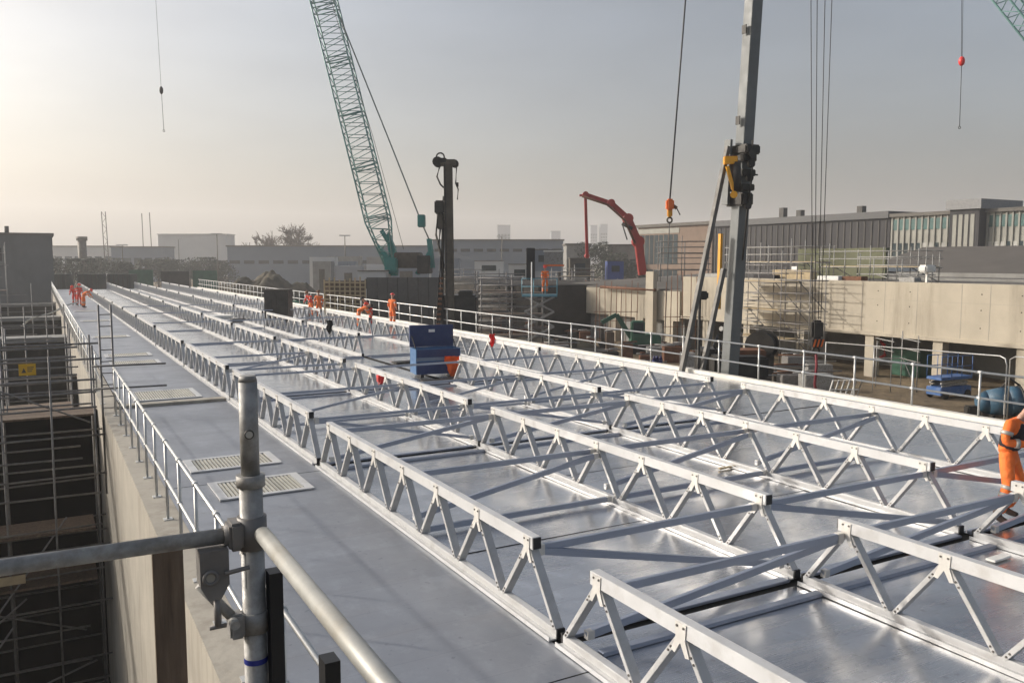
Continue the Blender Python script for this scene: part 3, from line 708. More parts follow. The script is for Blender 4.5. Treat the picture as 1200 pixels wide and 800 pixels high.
l = MB(); l.obox(c+uy*(Ly/2+.06)+ZV*(lz+.34), ux*Lx/2, uy*.05, ZV*.34, .01); lo = l.build('lid', M_navy, t)
MB().obox(c+uy*(Ly/2+.007)+ZV*(lz+.50), ux*.10, uy*.003, ZV*.045).build('lid_plate', M_white, lo)
for s_ in (-1, 1):
    MB().bar(c+ux*s_*(Lx/2-.06)-uy*.1+ZV*lz, c+ux*s_*(Lx/2-.06)+uy*(Ly/2)+ZV*(lz+.35), .02, .03).build('lid_stay', M_rig, t)
    MB().obox(c+ux*s_*(Lx/2-.2)+ZV*.052, ux*.05, uy*Ly/2, ZV*.048).build('skid', M_black, t)
def cloth(name, c, w_, h_, mt, lab, d=.06, cat='garment', seed=1):
    rnd = random.Random(seed); m = MB(); n1, n2 = 9, 8; vv = []
    for i in range(n1):
        for j in range(n2):
            u = i/(n1-1)-.5; v = j/(n2-1)
            wd = w_*(1-.35*v*abs(math.sin(seed)))
            vv.append(m.bm.verts.new(c+RT*(u*wd+.03*math.sin(7*v+seed))+FH*(.05*math.sin(9*u+5*v+seed)-(.0 if v > .15 else d*(1-v/.15)))+ZV*(-h_*v*(1-.35*abs(u*2)**1.5)+rnd.uniform(-.01, .01))))
    for i in range(n1-1):
        for j in range(n2-1):
            f = m.bm.faces.new((vv[i*n2+j], vv[(i+1)*n2+j], vv[(i+1)*n2+j+1], vv[i*n2+j+1])); f.smooth = True
    bmesh.ops.solidify(m.bm, geom=list(m.bm.faces), thickness=.025)
    return m.build(name, mt, label=lab, cat=cat)
D_ = (c-C0).dot(FH)
cloth('hi_vis_jacket', W(530, 417, D_-.60), .50, .66, M_hivis, 'orange hi-vis jacket draped over the corner of the blue tool box', seed=2)
P = PX(577, 391, ROWX[3]-.12); cloth('red_cloth', P, .20, .48, M_redl, 'red cloth hung over a truss beam in front of the right handrail', seed=3, cat='cloth')
P = PX(386, 375, ROWX[2]-.12); cloth('black_cloth', P, .30, .62, M_dkcloth, 'black cloth hung over a far truss beam', seed=5, cat='cloth')
P = G(449, 449)
t = empty('holdall', P, 'small red holdall standing under a truss beside the tool box', 'bag')
MB().box(P+V(-.18, -.14, 0), P+V(.18, .14, .30), .05).build('body', M_redl, t); MB().ring(P+V(0, 0, .30), (0, 1, 0), .10, .014).build('handle', M_dkcloth, t)
# dark crate on the deck
P = PY(327, 376, 50.5); P.z = 0
t = empty('metal_crate', P, 'dark grey metal crate standing on the deck near the far trusses', 'crate')
hw, hh = .70, 1.75
MB().obox(P+ZV*(hh/2+.1), RT*hw, FH*.55, ZV*hh/2, .02).build('body', M_rig, t)
for s_ in (-.5, .5): MB().obox(P+RT*hw*s_*1.4+ZV*.05, RT*.08, FH*.5, ZV*.05).build('skid', M_black, t)
MB().obox(P+ZV*(hh+.13), RT*(hw+.03), FH*.58, ZV*.028).build('lid', M_rig2, t)
for i in range(5): MB().obox(P-FH*.565+RT*(-.6+.3*i)+ZV*(hh/2+.1), RT*.03, FH*.012, ZV*(hh/2-.08)).build('rib', M_rig, t)
# flat packs and bits
def slab(px, py, w_, d_, h_, mt, lab, nm='sheet_pack', rz=0., cat='sheet pack', group=None):
    P = G(px, py); a = XV*math.cos(rz)+YV*math.sin(rz); b_ = Vector((-a.y, a.x, 0))
    MB().obox(P+ZV*(h_/2+.006), a*w_/2, b_*d_/2, ZV*h_/2, min(.01, h_*.2)).build(nm, mt, label=lab, cat=cat, group=group)
slab(262, 372, 1.9, 1.4, .16, M_white, 'white wrapped sheet pack lying between the far truss rows')
slab(282, 376, 1.1, .9, .15, M_black, 'black sheet pack beside the white pack on the far deck')
slab(228, 375, 1.3, .7, .08, M_dkcloth, 'dark mat lying on the far deck left of the white pack', 'floor_mat', cat='mat')
for i, (x, y, w_, d_, mt, lab) in enumerate(((195, 352, .5, .4, M_white, 'white scrap on the far deck near the first trusses'), (310, 395, .6, .25, M_beam, 'bright metal offcut below the third truss row'),
        (247, 357, .5, .4, M_white, 'white scrap between the far middle rows'), (208, 372, .4, .3, M_redl, 'red scrap by the leftmost truss row'),
        (1170, 655, .35, .12, M_white, 'white paper scrap on the deck near the right worker'), (855, 548, .5, .06, M_ply, 'timber offcut lying under the third truss row'))):
    slab(x, y, w_, d_, .025, mt, lab, 'scrap_piece', random.uniform(-.5, .5), 'scrap')
slab(520, 447, 1.3, .5, .05, M_rig, 'black rubber mat under the front of the tool box', 'rubber_mat', -.15, 'mat')
slab(475, 425, .9, .4, .06, M_rig, 'dark timber bearer on the deck left of the tool box', 'bearer', .1, 'timber')

# ================================================================== SITE BEYOND THE HANDRAIL
# --- long concrete building with open bays
WX = 41.1
t = empty('concrete_building', (WX+10, 30, GZ), 'long pale concrete building with open ground floor bays', 'building')
MB().box((WX, 4, -.46), (WX+.5, 48, 2.42)).build('wall', M_concw, t)
MB().box((WX-.14, 4, -.62), (WX+.02, 48, -.44)).build('string_course', M_concw, t)
for y in (12, 17.6, 23.3, 27.7, 31.9, 36.9, 41.5, 45.5): MB().box((WX-.0, y-.28, GZ), (WX+.55, y+.28, -.47)).build('column', M_concw, t)
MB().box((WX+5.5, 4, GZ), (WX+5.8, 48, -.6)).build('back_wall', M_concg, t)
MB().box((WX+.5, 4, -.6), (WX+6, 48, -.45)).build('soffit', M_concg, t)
rf = MB(); rf.box((WX+.5, 4, 2.0), (WX+56, 48, 2.25)); ro = rf.build('roof', M_roofg, t)
MB().box((WX+12, 4, 2.25), (WX+12.3, 48, 2.42)).build('kerb', M_concg, ro); MB().box((WX+24, 4, 2.25), (WX+24.4, 48, 2.58)).build('kerb', M_concg, ro)
for y in (14, 20.5, 26.5, 32.5, 38): MB().box((WX-.006, y-.02, -.40), (WX+.001, y+.02, 2.40)).build('joint', M_conc, t)
for y in (9, 11, 16, 18.5, 23, 25, 29, 31, 35, 37, 40):
    MB().box((WX-.004, y-.008, -.40), (WX+.001, y+.008, 2.40)).build('shutter_line', M_concg, t)
    for z in (.2, 1.1, 1.9): MB().tube((WX-.006, y+.45, z), (WX+.002, y+.45, z), .035, 8).build('tie_hole', M_concd, t)
MB().box((WX-.005, 4, 1.42), (WX+.001, 48, 1.435)).build('lift_line', M_conc, t)
t = empty('concrete_building', (WX+10, 55, GZ), 'lower pale concrete block left of the long concrete building', 'building')
MB().box((WX, 48.3, -.9), (WX+.5, 60.5, 1.30)).build('wall', M_concw, t)
MB().box((WX+.5, 48.3, GZ), (WX+40, 60.5, 1.2)).build('core', M_concg, t)
r_ = MB(); r_.prism([(WX+.3, 48.3, 1.31), (WX+.3, 66, 1.31), (WX+26, 66, 2.5), (WX+26, 48.3, 2.5)], (0, 0, .12)); r_.build('roof', M_roofg, t)
MB().box((WX+24, 49, 2.64), (WX+30, 60, 3.0)).build('roof_membrane', M_white, t)
P = PX(766, 330, WX-.2); MB().box((P.x-.4, P.y-.45, GZ), (P.x-.02, P.y+.45, 2.75)).build('pier', M_concw, t)
for i in range(3): MB().box((WX-.02, 49+3.6*i, GZ), (WX+.5, 50+3.6*i, -.9)).build('column', M_concw, t)
P1, P2 = PX(704, 336, WX-.5), PX(768, 340, WX-.5); MB().tube(P1, P2, .12, 10).build('orange_pipe', M_rust, label='rust orange pipe lying along the low concrete block', cat='pipe')
MB().box((36.5, 61, GZ), (48, 84, 1.5)).build('shuttering_block', M_concd, label='dark formwork block behind the red scissor platform', cat='formwork')  # concrete in shade; the shade is put into its dark colour

# --- scaffold towers
def tower(P, lab, nx, ny, bay, levels, lift, m=M_galv, boards=True, ang=0., r=.03, brace=True, group='scaffold towers on the building site', name='scaffold_tower', pm=M_ply):
    t = empty(name, P, lab, 'scaffold', group)
    a = Vector((math.cos(ang), math.sin(ang), 0)); b_ = Vector((-a.y, a.x, 0)); hgt = lift*levels+1.1
    for i in range(nx+1):
        for j in range(ny+1):
            q = P+a*bay*(i-nx/2)+b_*1.3*(j-ny/2); MB().tube(q, q+ZV*(hgt+random.uniform(-.3, .5)), r, 6).build('standard', m, t)
    for l in range(1, levels+1):
        z = ZV*lift*l
        for j in range(ny+1):
            for dz in (0, .55, 1.05):
                if dz and j not in (0, ny): continue
                q = P+b_*1.3*(j-ny/2)+z+ZV*dz; MB().tube(q-a*(bay*nx/2+.2), q+a*(bay*nx/2+.2), r, 6).build('ledger', m, t)
        for i in range(nx+1):
            q = P+a*bay*(i-nx/2)+z; MB().tube(q-b_*(.65*ny+.15), q+b_*(.65*ny+.15), r, 6).build('transom', m, t)
        if boards: MB().obox(P+z+ZV*.05, a*(bay*nx/2), b_*(.62*ny), ZV*.03).build('platform', pm, t)
        if brace:
            for s_ in (0, nx-1):
                q = P+a*bay*(s_-nx/2)-b_*(1.3*ny/2+.06)+z; MB().tube(q-ZV*lift, q+a*bay, r, 6).build('brace', m, t)
    return t
HA = -YAW
P = PX(895, 436, WX-1.2); P.z = GZ
tw = tower(P, 'stair scaffold tower against the concrete building beside the grey mast', 2, 1, 2.2, 3, 1.75, ang=R(90), m=M_galv_dk)
for i in range(3):
    for s_ in range(8):
        q = P+V(-.75, (.9 if i % 2 == 0 else -.9)+(1 if i % 2 else -1)*.24*s_, 1.75*i+.22*s_+.15); MB().box(q-V(.35, .12, .015), q+V(.35, .12, .015)).build('stair_tread', M_galv, tw)
P = PX(938, 440, WX-1.4); P.z = GZ
tower(P, 'brown scaffold tower between the stair tower and hazard striped hook block', 1, 1, 2.2, 3, 1.8, ang=R(90), m=M_galv_dk, boards=False)
tower(V(WX+3, 42, 2.25), 'scaffold on the roof of the concrete building right of the mast', 4, 1, 2.0, 1, 1.2, ang=R(90), r=.035)
tower(V(WX+7, 37, 2.25), 'scaffold on the roof with long timber boards', 4, 1, 2.0, 1, .9, ang=R(90), r=.035)
tower(V(WX+4, 33.4, 2.25), 'low scaffold on the roof near the centre of the building', 2, 1, 2.0, 1, .5, ang=R(90), r=.035, boards=False)
P = V(WX+12, 44.0, 2.3); MB().box(P-V(.2, 4, 0), P+V(.2, 4, 2.2)).build('sheeted_screen', M_olive, label='olive sheeted screen behind the roof scaffolds', cat='screen')
P = V(WX+2.0, 39.4, 2.26); MB().box(P-V(.3, 1.6, 0), P+V(.3, 1.6, .72), .02).build('timber_pack', M_ply, label='pack of pale timber on the concrete building roof', cat='timber pack')
for i, (y, s_) in enumerate(((46, .5), (41, .45), (36, .4), (34.5, .35), (31, .25))):
    P = V(WX+.9+.3*i, y, 2.255); MB().box(P-V(.3, s_*2, 0), P+V(.3, s_*2, .35+.1*s_), .02).build('material_stack', (M_galv, M_dkcloth, M_white, M_rust, M_galv)[i], label=['bundle of scaffold tubes on the roof nearest the grey mast', 'dark bundle on the roof behind the timber pack', 'white wrapped bundle on the roof', 'rusty bundle on the roof', 'small grey bundle on the roof edge'][i], cat='bundle', group='bundles stacked on the building roof')
P = W(1084, 312, 46); MB().box((P.x-.5, P.y-.5, 2.25), (P.x-.4, P.y-.4, 3.0)).box((P.x-.9, P.y-.7, 2.95), (P.x, P.y-.2, 3.35), .08).build('floodlight', M_white, label='white floodlight on a short post on the roof', cat='floodlight')

# middle distance clutter: scaffold frames, cabins, stacks
spots = [(560, 372, 62, 2, 3), (600, 368, 58, 2, 3), (585, 350, 75, 2, 3), (618, 345, 80, 2, 2), (670, 342, 88, 2, 3), (715, 335, 100, 3, 2), (545, 345, 90, 3, 2), (800, 330, 75, 2, 2)]
names = ['in the centre behind the drill rig', 'left of the lifted scissor platform', 'behind the drill rig in the second line', 'behind the lifted scissor platform', 'below the red boom tip', 'below the red boom elbow', 'far behind the drill rig', 'behind the low concrete block left of the mast']
for i, (x, y, D, nx, lv) in enumerate(spots):
    P = W(x, y, D); P.z = GZ if i != 7 else 1.3
    tower(P, 'grey scaffold frame '+names[i], nx, 1, 2.1, lv, 1.45, ang=HA, r=.04, m=M_galv_dk, pm=M_wood, brace=(i % 2 == 0))
rt_ = random.Random(4)
for i in range(9):
    P = W(545+22*i+rt_.uniform(-6, 6), 330, rt_.uniform(92, 135)); P.z = GZ
    tower(P, 'distant scaffold frame, %s from the left in the hazy yard behind the drill rig' % ORD[i], rt_.choice((1, 2)), 1, 2.4, rt_.choice((2, 3)), 1.5, ang=HA+rt_.uniform(-.3, .3), r=.045, m=rt_.choice((M_galv, M_galv_dk)), brace=bool(i % 2), pm=rt_.choice((M_wood, M_ply, M_concg)))
def cabin(x0, x1, yt, D, mt, lab, h=2.6, depth=3, z=GZ, nm='site_cabin', wm=M_glass):
    a, b_ = W(x0, yt, D), W(x1, yt, D); c = (a+b_)/2; top = c.z; hw = (b_-a).length/2
    t = empty(nm, Vector((c.x, c.y, top-h))+FH*depth/2, lab, 'cabin', 'site cabins beyond the deck')
    c = Vector((c.x, c.y, top-h/2))
    MB().obox(c+FH*depth/2, RT*hw, FH*depth/2, ZV*h/2).build('body', mt, t)
    MB().obox(c+FH*depth/2+ZV*(h/2+.05), RT*(hw+.08), FH*(depth/2+.08), ZV*.05).build('roof', M_roofg, t)
    n = max(1, int(hw/1.2))
    for i in range(n):
        q = c-FH*.02+RT*(-hw+hw*2*(i+.5)/n)+ZV*.25; MB().obox(q, RT*hw/n*.5, FH*.02, ZV*.42).build('window', wm, t)
    if top-h > GZ+.2:
        for sx in (-1, 1): MB().obox(Vector((c.x, c.y, (GZ+top-h)/2))+RT*sx*(hw-.15)+FH*depth/2, RT*.1, FH*depth/2.2, ZV*(top-h-GZ)/2).build('support_leg', M_rig, t)
    return t
cabin(622, 658, 293, 105, M_bluegrey, 'blue grey stacked cabin above the lifted scissor platform')
cabin(668, 692, 303, 118, M_rig2, 'brown site cabin under the red boom')
cabin(712, 731, 306, 118, mat('cabin_blue', (.05, .08, .25), .6), 'blue site cabin right of the red boom tip')
cabin(556, 590, 306, 130, M_pale, 'pale site cabin behind the scaffold frames')
cabin(420, 452, 318, 72, M_pale, 'white site cabin left of the teal crane base')
cabin(596, 622, 310, 110, M_pale, 'small pale cabin right of the far scaffold frames')
for i, (x, y, D, w_, h_, mt, lab) in enumerate(((552, 376, 56, 1.6, .9, M_rust, 'rusty reinforcement stack behind the drill rig'), (575, 383, 50, 1.6, .7, M_galv, 'grey formwork stack near the handrail in the centre'),
        (605, 381, 50, 1.5, .8, M_ply, 'pale pallet stack near the handrail left of the teal skip'), (650, 384, 50, 2.4, .7, M_rust, 'rusty mesh pile below the scissor platform'), (690, 378, 55, 2.5, .8, M_concd, 'dark rubble pile below the shuttering block'),
        (588, 360, 66, 2.0, 1.6, M_rig2, 'brown machine crate in the centre of the site'), (735, 388, 48, 2.2, .6, M_green, 'green netting bundle before the low concrete block'), (700, 392, 46, 1.2, .5, M_redl, 'red fuel bowser before the shuttering block'),
        (790, 400, 42, 2.4, .7, M_ply, 'timber bearers stacked left of the grey mast'), (720, 400, 42, 2.2, .5, M_galv, 'flat steel stack by the handrail left of the mast'), (823, 418, 37, .7, .6, mat('bright_blue', (.03, .22, .6), .5), 'bright blue drum beside the mast stays'), (760, 417, 38, .9, .5, M_redl, 'red toolbox on the ground left of the mast'))):
    P = W(x, y, D); P.z = GZ
    b = MB(); k = 0; zz = 0
    while zz < h_:
        dz = h_*random.uniform(.16, .3); wv = w_*random.uniform(.82, 1)
        b.obox(P+ZV*(zz+dz*.45)+RT*random.uniform(-.08, .08), RT*wv/2, FH*w_*.35*random.uniform(.8, 1), ZV*dz*.44, .01); zz += dz
    b.build('material_pile', mt, label=lab, cat='stack', group='material stacks on the site ground')
P = W(984, 437, 40); P.z = GZ
t = empty('frame_bundle', P, 'leaning bundle of white tube frames on the ground right of the hook block', 'frames')
for i in range(5):
    o_ = P+RT*(-.55+.27*i)
    MB().path([o_, o_+RT*.25+ZV*.9, o_+RT*.55+ZV*.88, o_+RT*.30], .035, 6).build('frame', M_white, t)
    MB().tube(o_+RT*.12+ZV*.45, o_+RT*.42+ZV*.45, .03, 6).build('cross_tube', M_white, t)
rc = random.Random(9)
for i in range(78):
    if i < 42: x, D = rc.uniform(535, 720), rc.uniform(50, 98)
    elif i < 66: x, D = rc.uniform(690, 835), rc.uniform(45, 62)
    else: x, D = rc.uniform(865, 965), rc.uniform(42, 50)
    P = W(x, 360, D); P.z = GZ; w_ = rc.uniform(.5, 1.6); h_ = rc.uniform(.3, 1.5)*(1.25 if i < 42 else .75)
    mt = rc.choice([M_rust, M_rig2, M_concg, M_wood, M_galv_dk, M_ply, M_concd, M_galv])
    b = MB(); b.obox(P+ZV*h_/2, RT*w_/2, FH*w_*.4, ZV*h_/2, .03); o = b.build('material_heap', mt, label='low heap of formwork and steel among the dark clutter in the centre' if i < 42 else 'low heap of site material between the handrail and the concrete buildings', cat='heap', group='material heaps in the centre of the site' if i < 42 else 'material heaps before the concrete buildings')
    for q in range(3): MB().tube(P+RT*rc.uniform(-w_, 0)+ZV*(h_+.05+.05*q), P+RT*rc.uniform(0, w_)+FH*rc.uniform(-.4, .4)+ZV*(h_+.06+.05*q), .04, 5).build('tube', rc.choice([M_galv, M_galv_dk, M_rust]), o)
for i, (x, D, n, hh, lab) in enumerate(((722, 66, 9, 4.6, 'rebar starter bars rising above the low concrete block'), (700, 84, 8, 4.4, 'rebar starter bars under the red boom'), (806, 60, 8, 5.4, 'rebar starter bars behind the piling mast stays'))):
    P = W(x, 350, D); P.z = GZ; t = empty('rebar_cage', P, lab, 'rebar')
    for q in range(n): o_ = P+RT*(-1.6+3.2*q/(n-1))+FH*.4*(q % 2); MB().tube(o_, o_+ZV*(hh+rc.uniform(-.4, .5))+RT*rc.uniform(-.1, .1), .03, 5).build('bar', M_rust, t)
    for q in range(3): MB().tube(P-RT*1.7+ZV*(1.2+q*.7), P+RT*1.7+ZV*(1.2+q*.7), .025, 5).build('tie_bar', M_rust, t)
# earth mounds
def mound(P, rx, ry, h, mt, lab, seed=0, nm='earth_mound'):
    rnd = random.Random(seed); m = MB(); n = 72; rr = 26; from mathutils import noise as nz_
    grid = []
    for i in range(rr+1):
        rad = i/rr; row = []
        for j in range(n):
            a = 2*math.pi*j/n; x, y = math.cos(a)*rad*rx, math.sin(a)*rad*ry
            z = h*(1-rad**2.2)*(1+.5*nz_.noise(Vector((x*.35, y*.35, seed))))+.16*h*nz_.noise(Vector((x*1.1, y*1.1, seed+5)))*(1-rad**3)+.05*h*nz_.noise(Vector((x*3, y*3, seed+9)))
            row.append(m.bm.verts.new(P+RT*x+FH*y+ZV*(max(z, 0) if i < rr else -.1)))
        grid.append(row)
    for i in range(rr):
        for j in range(n): f = m.bm.faces.new((grid[i][j], grid[i][(j+1) % n], grid[i+1][(j+1) % n], grid[i+1][j])); f.smooth = True
    bmesh.ops.remove_doubles(m.bm, verts=m.bm.verts, dist=1e-4)
    return m.build(nm, mt, kind='structure')
P = W(308, 330, 112); P.z = GZ; mound(P, 9.5, 6, 4.3, M_mound, '', 3)
P = W(620, 385, 60); P.z = GZ; mound(P, 6, 3, 1.1, M_mound, '', 4)
P = W(560, 400, 52); P.z = GZ; mound(P, 5, 2.5, .9, M_mound, '', 6)
P = W(1040, 455, 31); P.z = GZ; mound(P, 7, 2.2, .5, M_earth, '', 8)
P = W(900, 440, 36); P.z = GZ; mound(P, 6, 2.0, .4, M_earth, '', 9)

# formwork crib stack & hoarding
A_, B_ = W(380, 330, 62), W(428, 330, 62)
t = empty('formwork_panel', Vector(((A_.x+B_.x)/2, (A_.y+B_.y)/2, GZ)), 'pale timber lattice formwork panels standing beyond the handrail', 'formwork')
zt = W(400, 329, 62).z
for i in range(9): q = A_.lerp(B_, i/8); q = Vector((q.x, q.y, 0)); MB().bar(q+ZV*GZ, q+ZV*(zt+random.uniform(0, .3)), .10, .09, FH).build('soldier', M_ply, t)
for i in range(9):
    z = zt-.1-.31*i; MB().bar(Vector((A_.x, A_.y, z))-FH*.1, Vector((B_.x, B_.y, z-.05))-FH*.1, .08, .09).build('waling', M_ply, t)
MB().obox((Vector((A_.x, A_.y, (zt+GZ)/2))+Vector((B_.x, B_.y, (zt+GZ)/2)))/2+FH*.2, RT*(B_-A_).length/2, FH*.05, ZV*(zt-GZ)/2).build('plywood_face', M_wood, t)
a, b = W(430, 325, 66), W(514, 325, 66); zt = a.z
t = empty('hoarding', Vector(((a.x+b.x)/2, (a.y+b.y)/2, GZ)), 'dark grey site hoarding in front of the teal crane', 'hoarding')
for i in range(7):
    q = a.lerp(b, (i+.5)/7); MB().obox(Vector((q.x, q.y, (GZ+zt)/2)), RT*((b-a).length/14-.02), FH*.06, ZV*(zt-GZ)/2).build('panel', mat('hoarding_grey', (.075, .075, .072), .75), t)
for i in range(8): q = a.lerp(b, i/7); MB().obox(Vector((q.x, q.y, (GZ+zt)/2))+FH*.12, RT*.05, FH*.05, ZV*(zt-GZ)/2).build('post', M_rig, t)

# --- lattice boom helper
def lattice(t, A, B, w0, wmain, side, depth, ntaper, n, mc, ml, r=.07, rl=.035):
    A, B = Vector(A), Vector(B); d = (B-A); L_ = d.length; d.normalize()
    side = (side-d*side.dot(d)).normalized(); dep = d.cross(side)
    def wd(s): return w0+(wmain-w0)*min(1, s/ntaper)
    def P_(s, i, j): return A+d*s+side*wd(s)/2*i+dep*wd(s)/2*j*depth
    for i in (-1, 1):
        for j in (-1, 1):
            c = MB(); c.path([P_(0, i, j), P_(ntaper, i, j), P_(L_, i, j)], r, 6); c.build('chord', mc, t)
    l = MB(); st = L_/n
    for k in range(n):
        s0, s1 = k*st, (k+1)*st; f = 1 if k % 2 else -1
        for j in (-1, 1): l.tube(P_(s0, f, j), P_(s1, -f, j), rl, 5)
        for i in (-1, 1): l.tube(P_(s0, i, f), P_(s1, i, -f), rl, 5)
    l.build('lacing', ml, t)
    for k in range(0, n, 9):
        s = k*st; c = MB()
        for j in (-1, 1): c.tube(P_(s, -1, j), P_(s, 1, j), rl*1.6, 5); c.tube(P_(s+.35, -1, j), P_(s+.35, 1, j), rl*1.6, 5)
        c.build('section_joint', mc, t)
# --- crawler crane
D = 76
base = W(462, 322, D); base.z = GZ
t = empty('crawler_crane', base, 'teal lattice boom crawler crane standing behind the hoarding', 'crane')
tip = W(352, -110, D); foot = W(458, 318, D)
lattice(t, foot, tip, .5, 2.05, RT, 1.0, 4.6, 62, M_teal_pale, M_teal_pale, .075, .035)
ft = MB(); ft.prism([W(440, 284, D-.5), W(449, 300, D-.5), W(452, 323, D-.5), W(465, 323, D-.5), W(463, 292, D-.5), W(455, 272, D-.5), W(452, 276, D-.5), W(456, 300, D-.5)], FH*1.0); ft.build('boom_foot', M_teal, t)
h_ = MB(); a, b = W(464, 296, D), W(494, 314, D); cc = (a+b)/2; h_.obox(cc, RT*(b-a).dot(RT)/2, FH*1.4, ZV*abs(a.z-b.z)/2, .08); h_.build('machinery_house', M_rig2, t)
a, b = W(452, 302, D-1.6), W(466, 321, D-1.6); MB().obox((a+b)/2, RT*(b-a).dot(RT)/2, FH*.8, ZV*abs(a.z-b.z)/2, .1).build('cab', M_teal, t)
cw = W(498, 310, D); MB().obox(cw, RT*.55, FH*1.5, ZV*.8, .05).build('counterweight', M_rig, t)
gt = W(504, 281, D)
for sx in (-.6, .6):
    MB().bar(W(507, 314, D)+FH*sx, W(503, 280, D)+FH*sx, .22, .35).build('gantry_post', M_teal, t)
    MB().bar(W(489, 321, D)+FH*sx, W(506, 292, D)+FH*sx, .25, .3).build('gantry_leg', M_teal, t)
MB().bar(W(447, 270, D), W(463, 296, D), .4, .35).build('back_stop', M_teal, t)
for sx in (-.35, .35):
    MB().path([W(503, 281, D)+FH*sx, W(494, 261, D)+FH*sx, W(461, 177, D)+FH*sx, W(390, 0, D)+FH*sx, W(350, -105, D)+FH*sx], .034, 5).build('pendant', M_pend, t)
MB().obox(W(494, 259, D), RT*.32, FH*.5, ZV*.55, .06).build('pendant_block', M_teal, t)
MB().path([W(473, 292, D), W(437, 160, D), W(400, 40, D), W(355, -105, D)], .022, 5).build('hoist_line', M_rope, t)
for sx in (-1, 1):
    q = base+FH*sx*2.0+RT*1.0; b = MB(); b.obox(q+ZV*.55, RT*3.4, FH*.45, ZV*.5, .2); b.build('crawler_track', M_rig, t)
# hook hanging from that crane's far companion, left of the picture
def hanging(xt, x0, y0, D, ropes, mt, lab, name='crane_hook', blk=(.25, .45), tailx=None, taily=None, rr=.02):
    P = W(x0, y0, D); t = empty(name, P, lab, 'crane hook')
    for i, dx in enumerate(ropes):
        MB().tube(W(xt+dx, -140, D), W(x0+dx*.4, y0, D)+ZV*.1, rr, 5).build('rope', M_rope, t)
    MB().ball(P, blk[1], (blk[0]/blk[1], blk[0]/blk[1], 1), 2).build('block', mt, t)
    if tailx is not None:
        MB().tube(P, W(tailx, taily, D), rr*1.5, 5).build('chain', M_rope, t)
        e = W(tailx, taily, D); MB().ring(e-ZV*.12, FH, .10, .03).build('hook', M_rig, t)
    return t
hanging(174, 189, 106, 90, (0,), M_rig, 'grey crane hook hanging on one rope in the left sky', blk=(.20, .42), tailx=192, taily=152, rr=.018)
hanging(1129, 1127, 72, 75, (-1.2, 1.2), M_redl, 'red crane hook ball hanging in the right sky', blk=(.27, .42), tailx=1124.5, taily=148, rr=.02)
# yellow hook block
D = 45; P = W(785, 240, D)
t = empty('crane_hook', P, 'yellow hook block with swivel arm hanging left of the grey mast', 'crane hook')
MB().tube(W(808, -60, D), W(785, 234, D), .045, 6).build('rope', M_rope, t)
MB().obox(P+ZV*.0, RT*.20, FH*.22, ZV*.30, .08).build('block', M_orange, t); MB().obox(P-ZV*.42, RT*.13, FH*.13, ZV*.22, .05).build('swivel', M_yel, t)
MB().bar(P+RT*.1, W(793, 244, D), .16, .16).build('arm', M_rust, t); MB().ring(P-ZV*.80, FH, .13, .045).build('hook', M_rig2, t)
MB().tube(P-ZV*.9, W(779, 400, D), .022, 5).build('sling', M_rope, t); MB().tube(W(793, 244, D), W(797, 252, D), .03, 5).build('tail_chain', M_rope, t)
# hazard striped hook block on four ropes
D = 38; P = W(957, 389, D)
t = empty('crane_hook', P, 'dark hook block with orange hazard stripes hanging on four ropes', 'crane hook')
for a, b in ((950, 952), (958, 955), (968, 959), (977, 962)): MB().tube(W(a, -60, D), W(b, 374, D), .02, 5).build('rope', M_rope, t)
MB().obox(P+ZV*.12, RT*.26, FH*.2, ZV*.42, .1).build('block', M_rig, t)
MB().obox(P-ZV*.48, RT*.24, FH*.22, ZV*.18, .02).build('stripe_panel', M_black, t)
hz = MB()
for i in range(3):
    q = P-ZV*.48-FH*.225+RT*(-.2+.17*i); hz.prism([q+RT*-.03-ZV*.17, q+RT*.05-ZV*.17, q+RT*.13+ZV*.17, q+RT*.05+ZV*.17], -FH*.004)
hz.build('hazard_stripe', M_orange, t)
MB().ring(P-ZV*.82, FH, .15, .05).build('hook', M_rig, t)
MB().path([P-ZV*.9, P-ZV*1.5+RT*.05, P-ZV*2.4, W(957, 460, D)], .06, 6).build('chain', mat('dark_red_chain', (.20, .02, .03), .6), t)
# corner of another lattice jib, top right
t = empty('crane_jib', W(1240, 45, 60), 'teal lattice crane jib crossing the top right corner', 'crane')
lattice(t, W(1290, 125, 60), W(1130, -75, 60), 1.2, 1.5, RT, 1.0, 1, 24, M_teal_pale, M_teal_pale, .07, .035)

# --- drill rig
D = 44
base = W(530, 395, D); base.z = GZ
t = empty('drill_rig', base, 'black drilling rig with tall mast and hoses beyond the handrail', 'drill rig')
a, b = W(528, 396, D), W(525, 192, D)
mm = MB(); mm.bar(a, b, .44, .5, FH, .03); mo = mm.build('mast', M_rig2, t)
for i in range(14):
    q = a.lerp(b, (i+.5)/14); MB().obox(q-FH*.27-RT*.14, RT*.03, FH*.02, ZV*.3).build('mast_rib', M_rig, mo)
MB().bar(W(517.5, 394, D), W(519.5, 250, D), .14, .3, FH).build('feed_rail', M_rig, t)
hd = W(513, 190, D); MB().obox(W(516, 189, D), RT*.36, FH*.3, ZV*.14, .05).build('crown_beam', M_rig, t)
MB().tube(hd-FH*.25, hd+FH*.25, .26, 14).build('crown_sheave', M_rig, t); MB().tube(W(533, 192, D)-FH*.2, W(533, 192, D)+FH*.2, .20, 12).build('crown_sheave', M_rig, t)
MB().obox(W(525, 191, D), RT*.42, FH*.28, ZV*.16, .04).build('crown_beam', M_rig2, t); MB().ring(W(516, 184, D), FH, .2, .04).build('hose_loop', M_rig, t)
MB().path([W(515, 196, D), W(512, 207, D), W(516, 216, D), W(520, 220, D)], .05, 6).build('hose', M_rig, t)
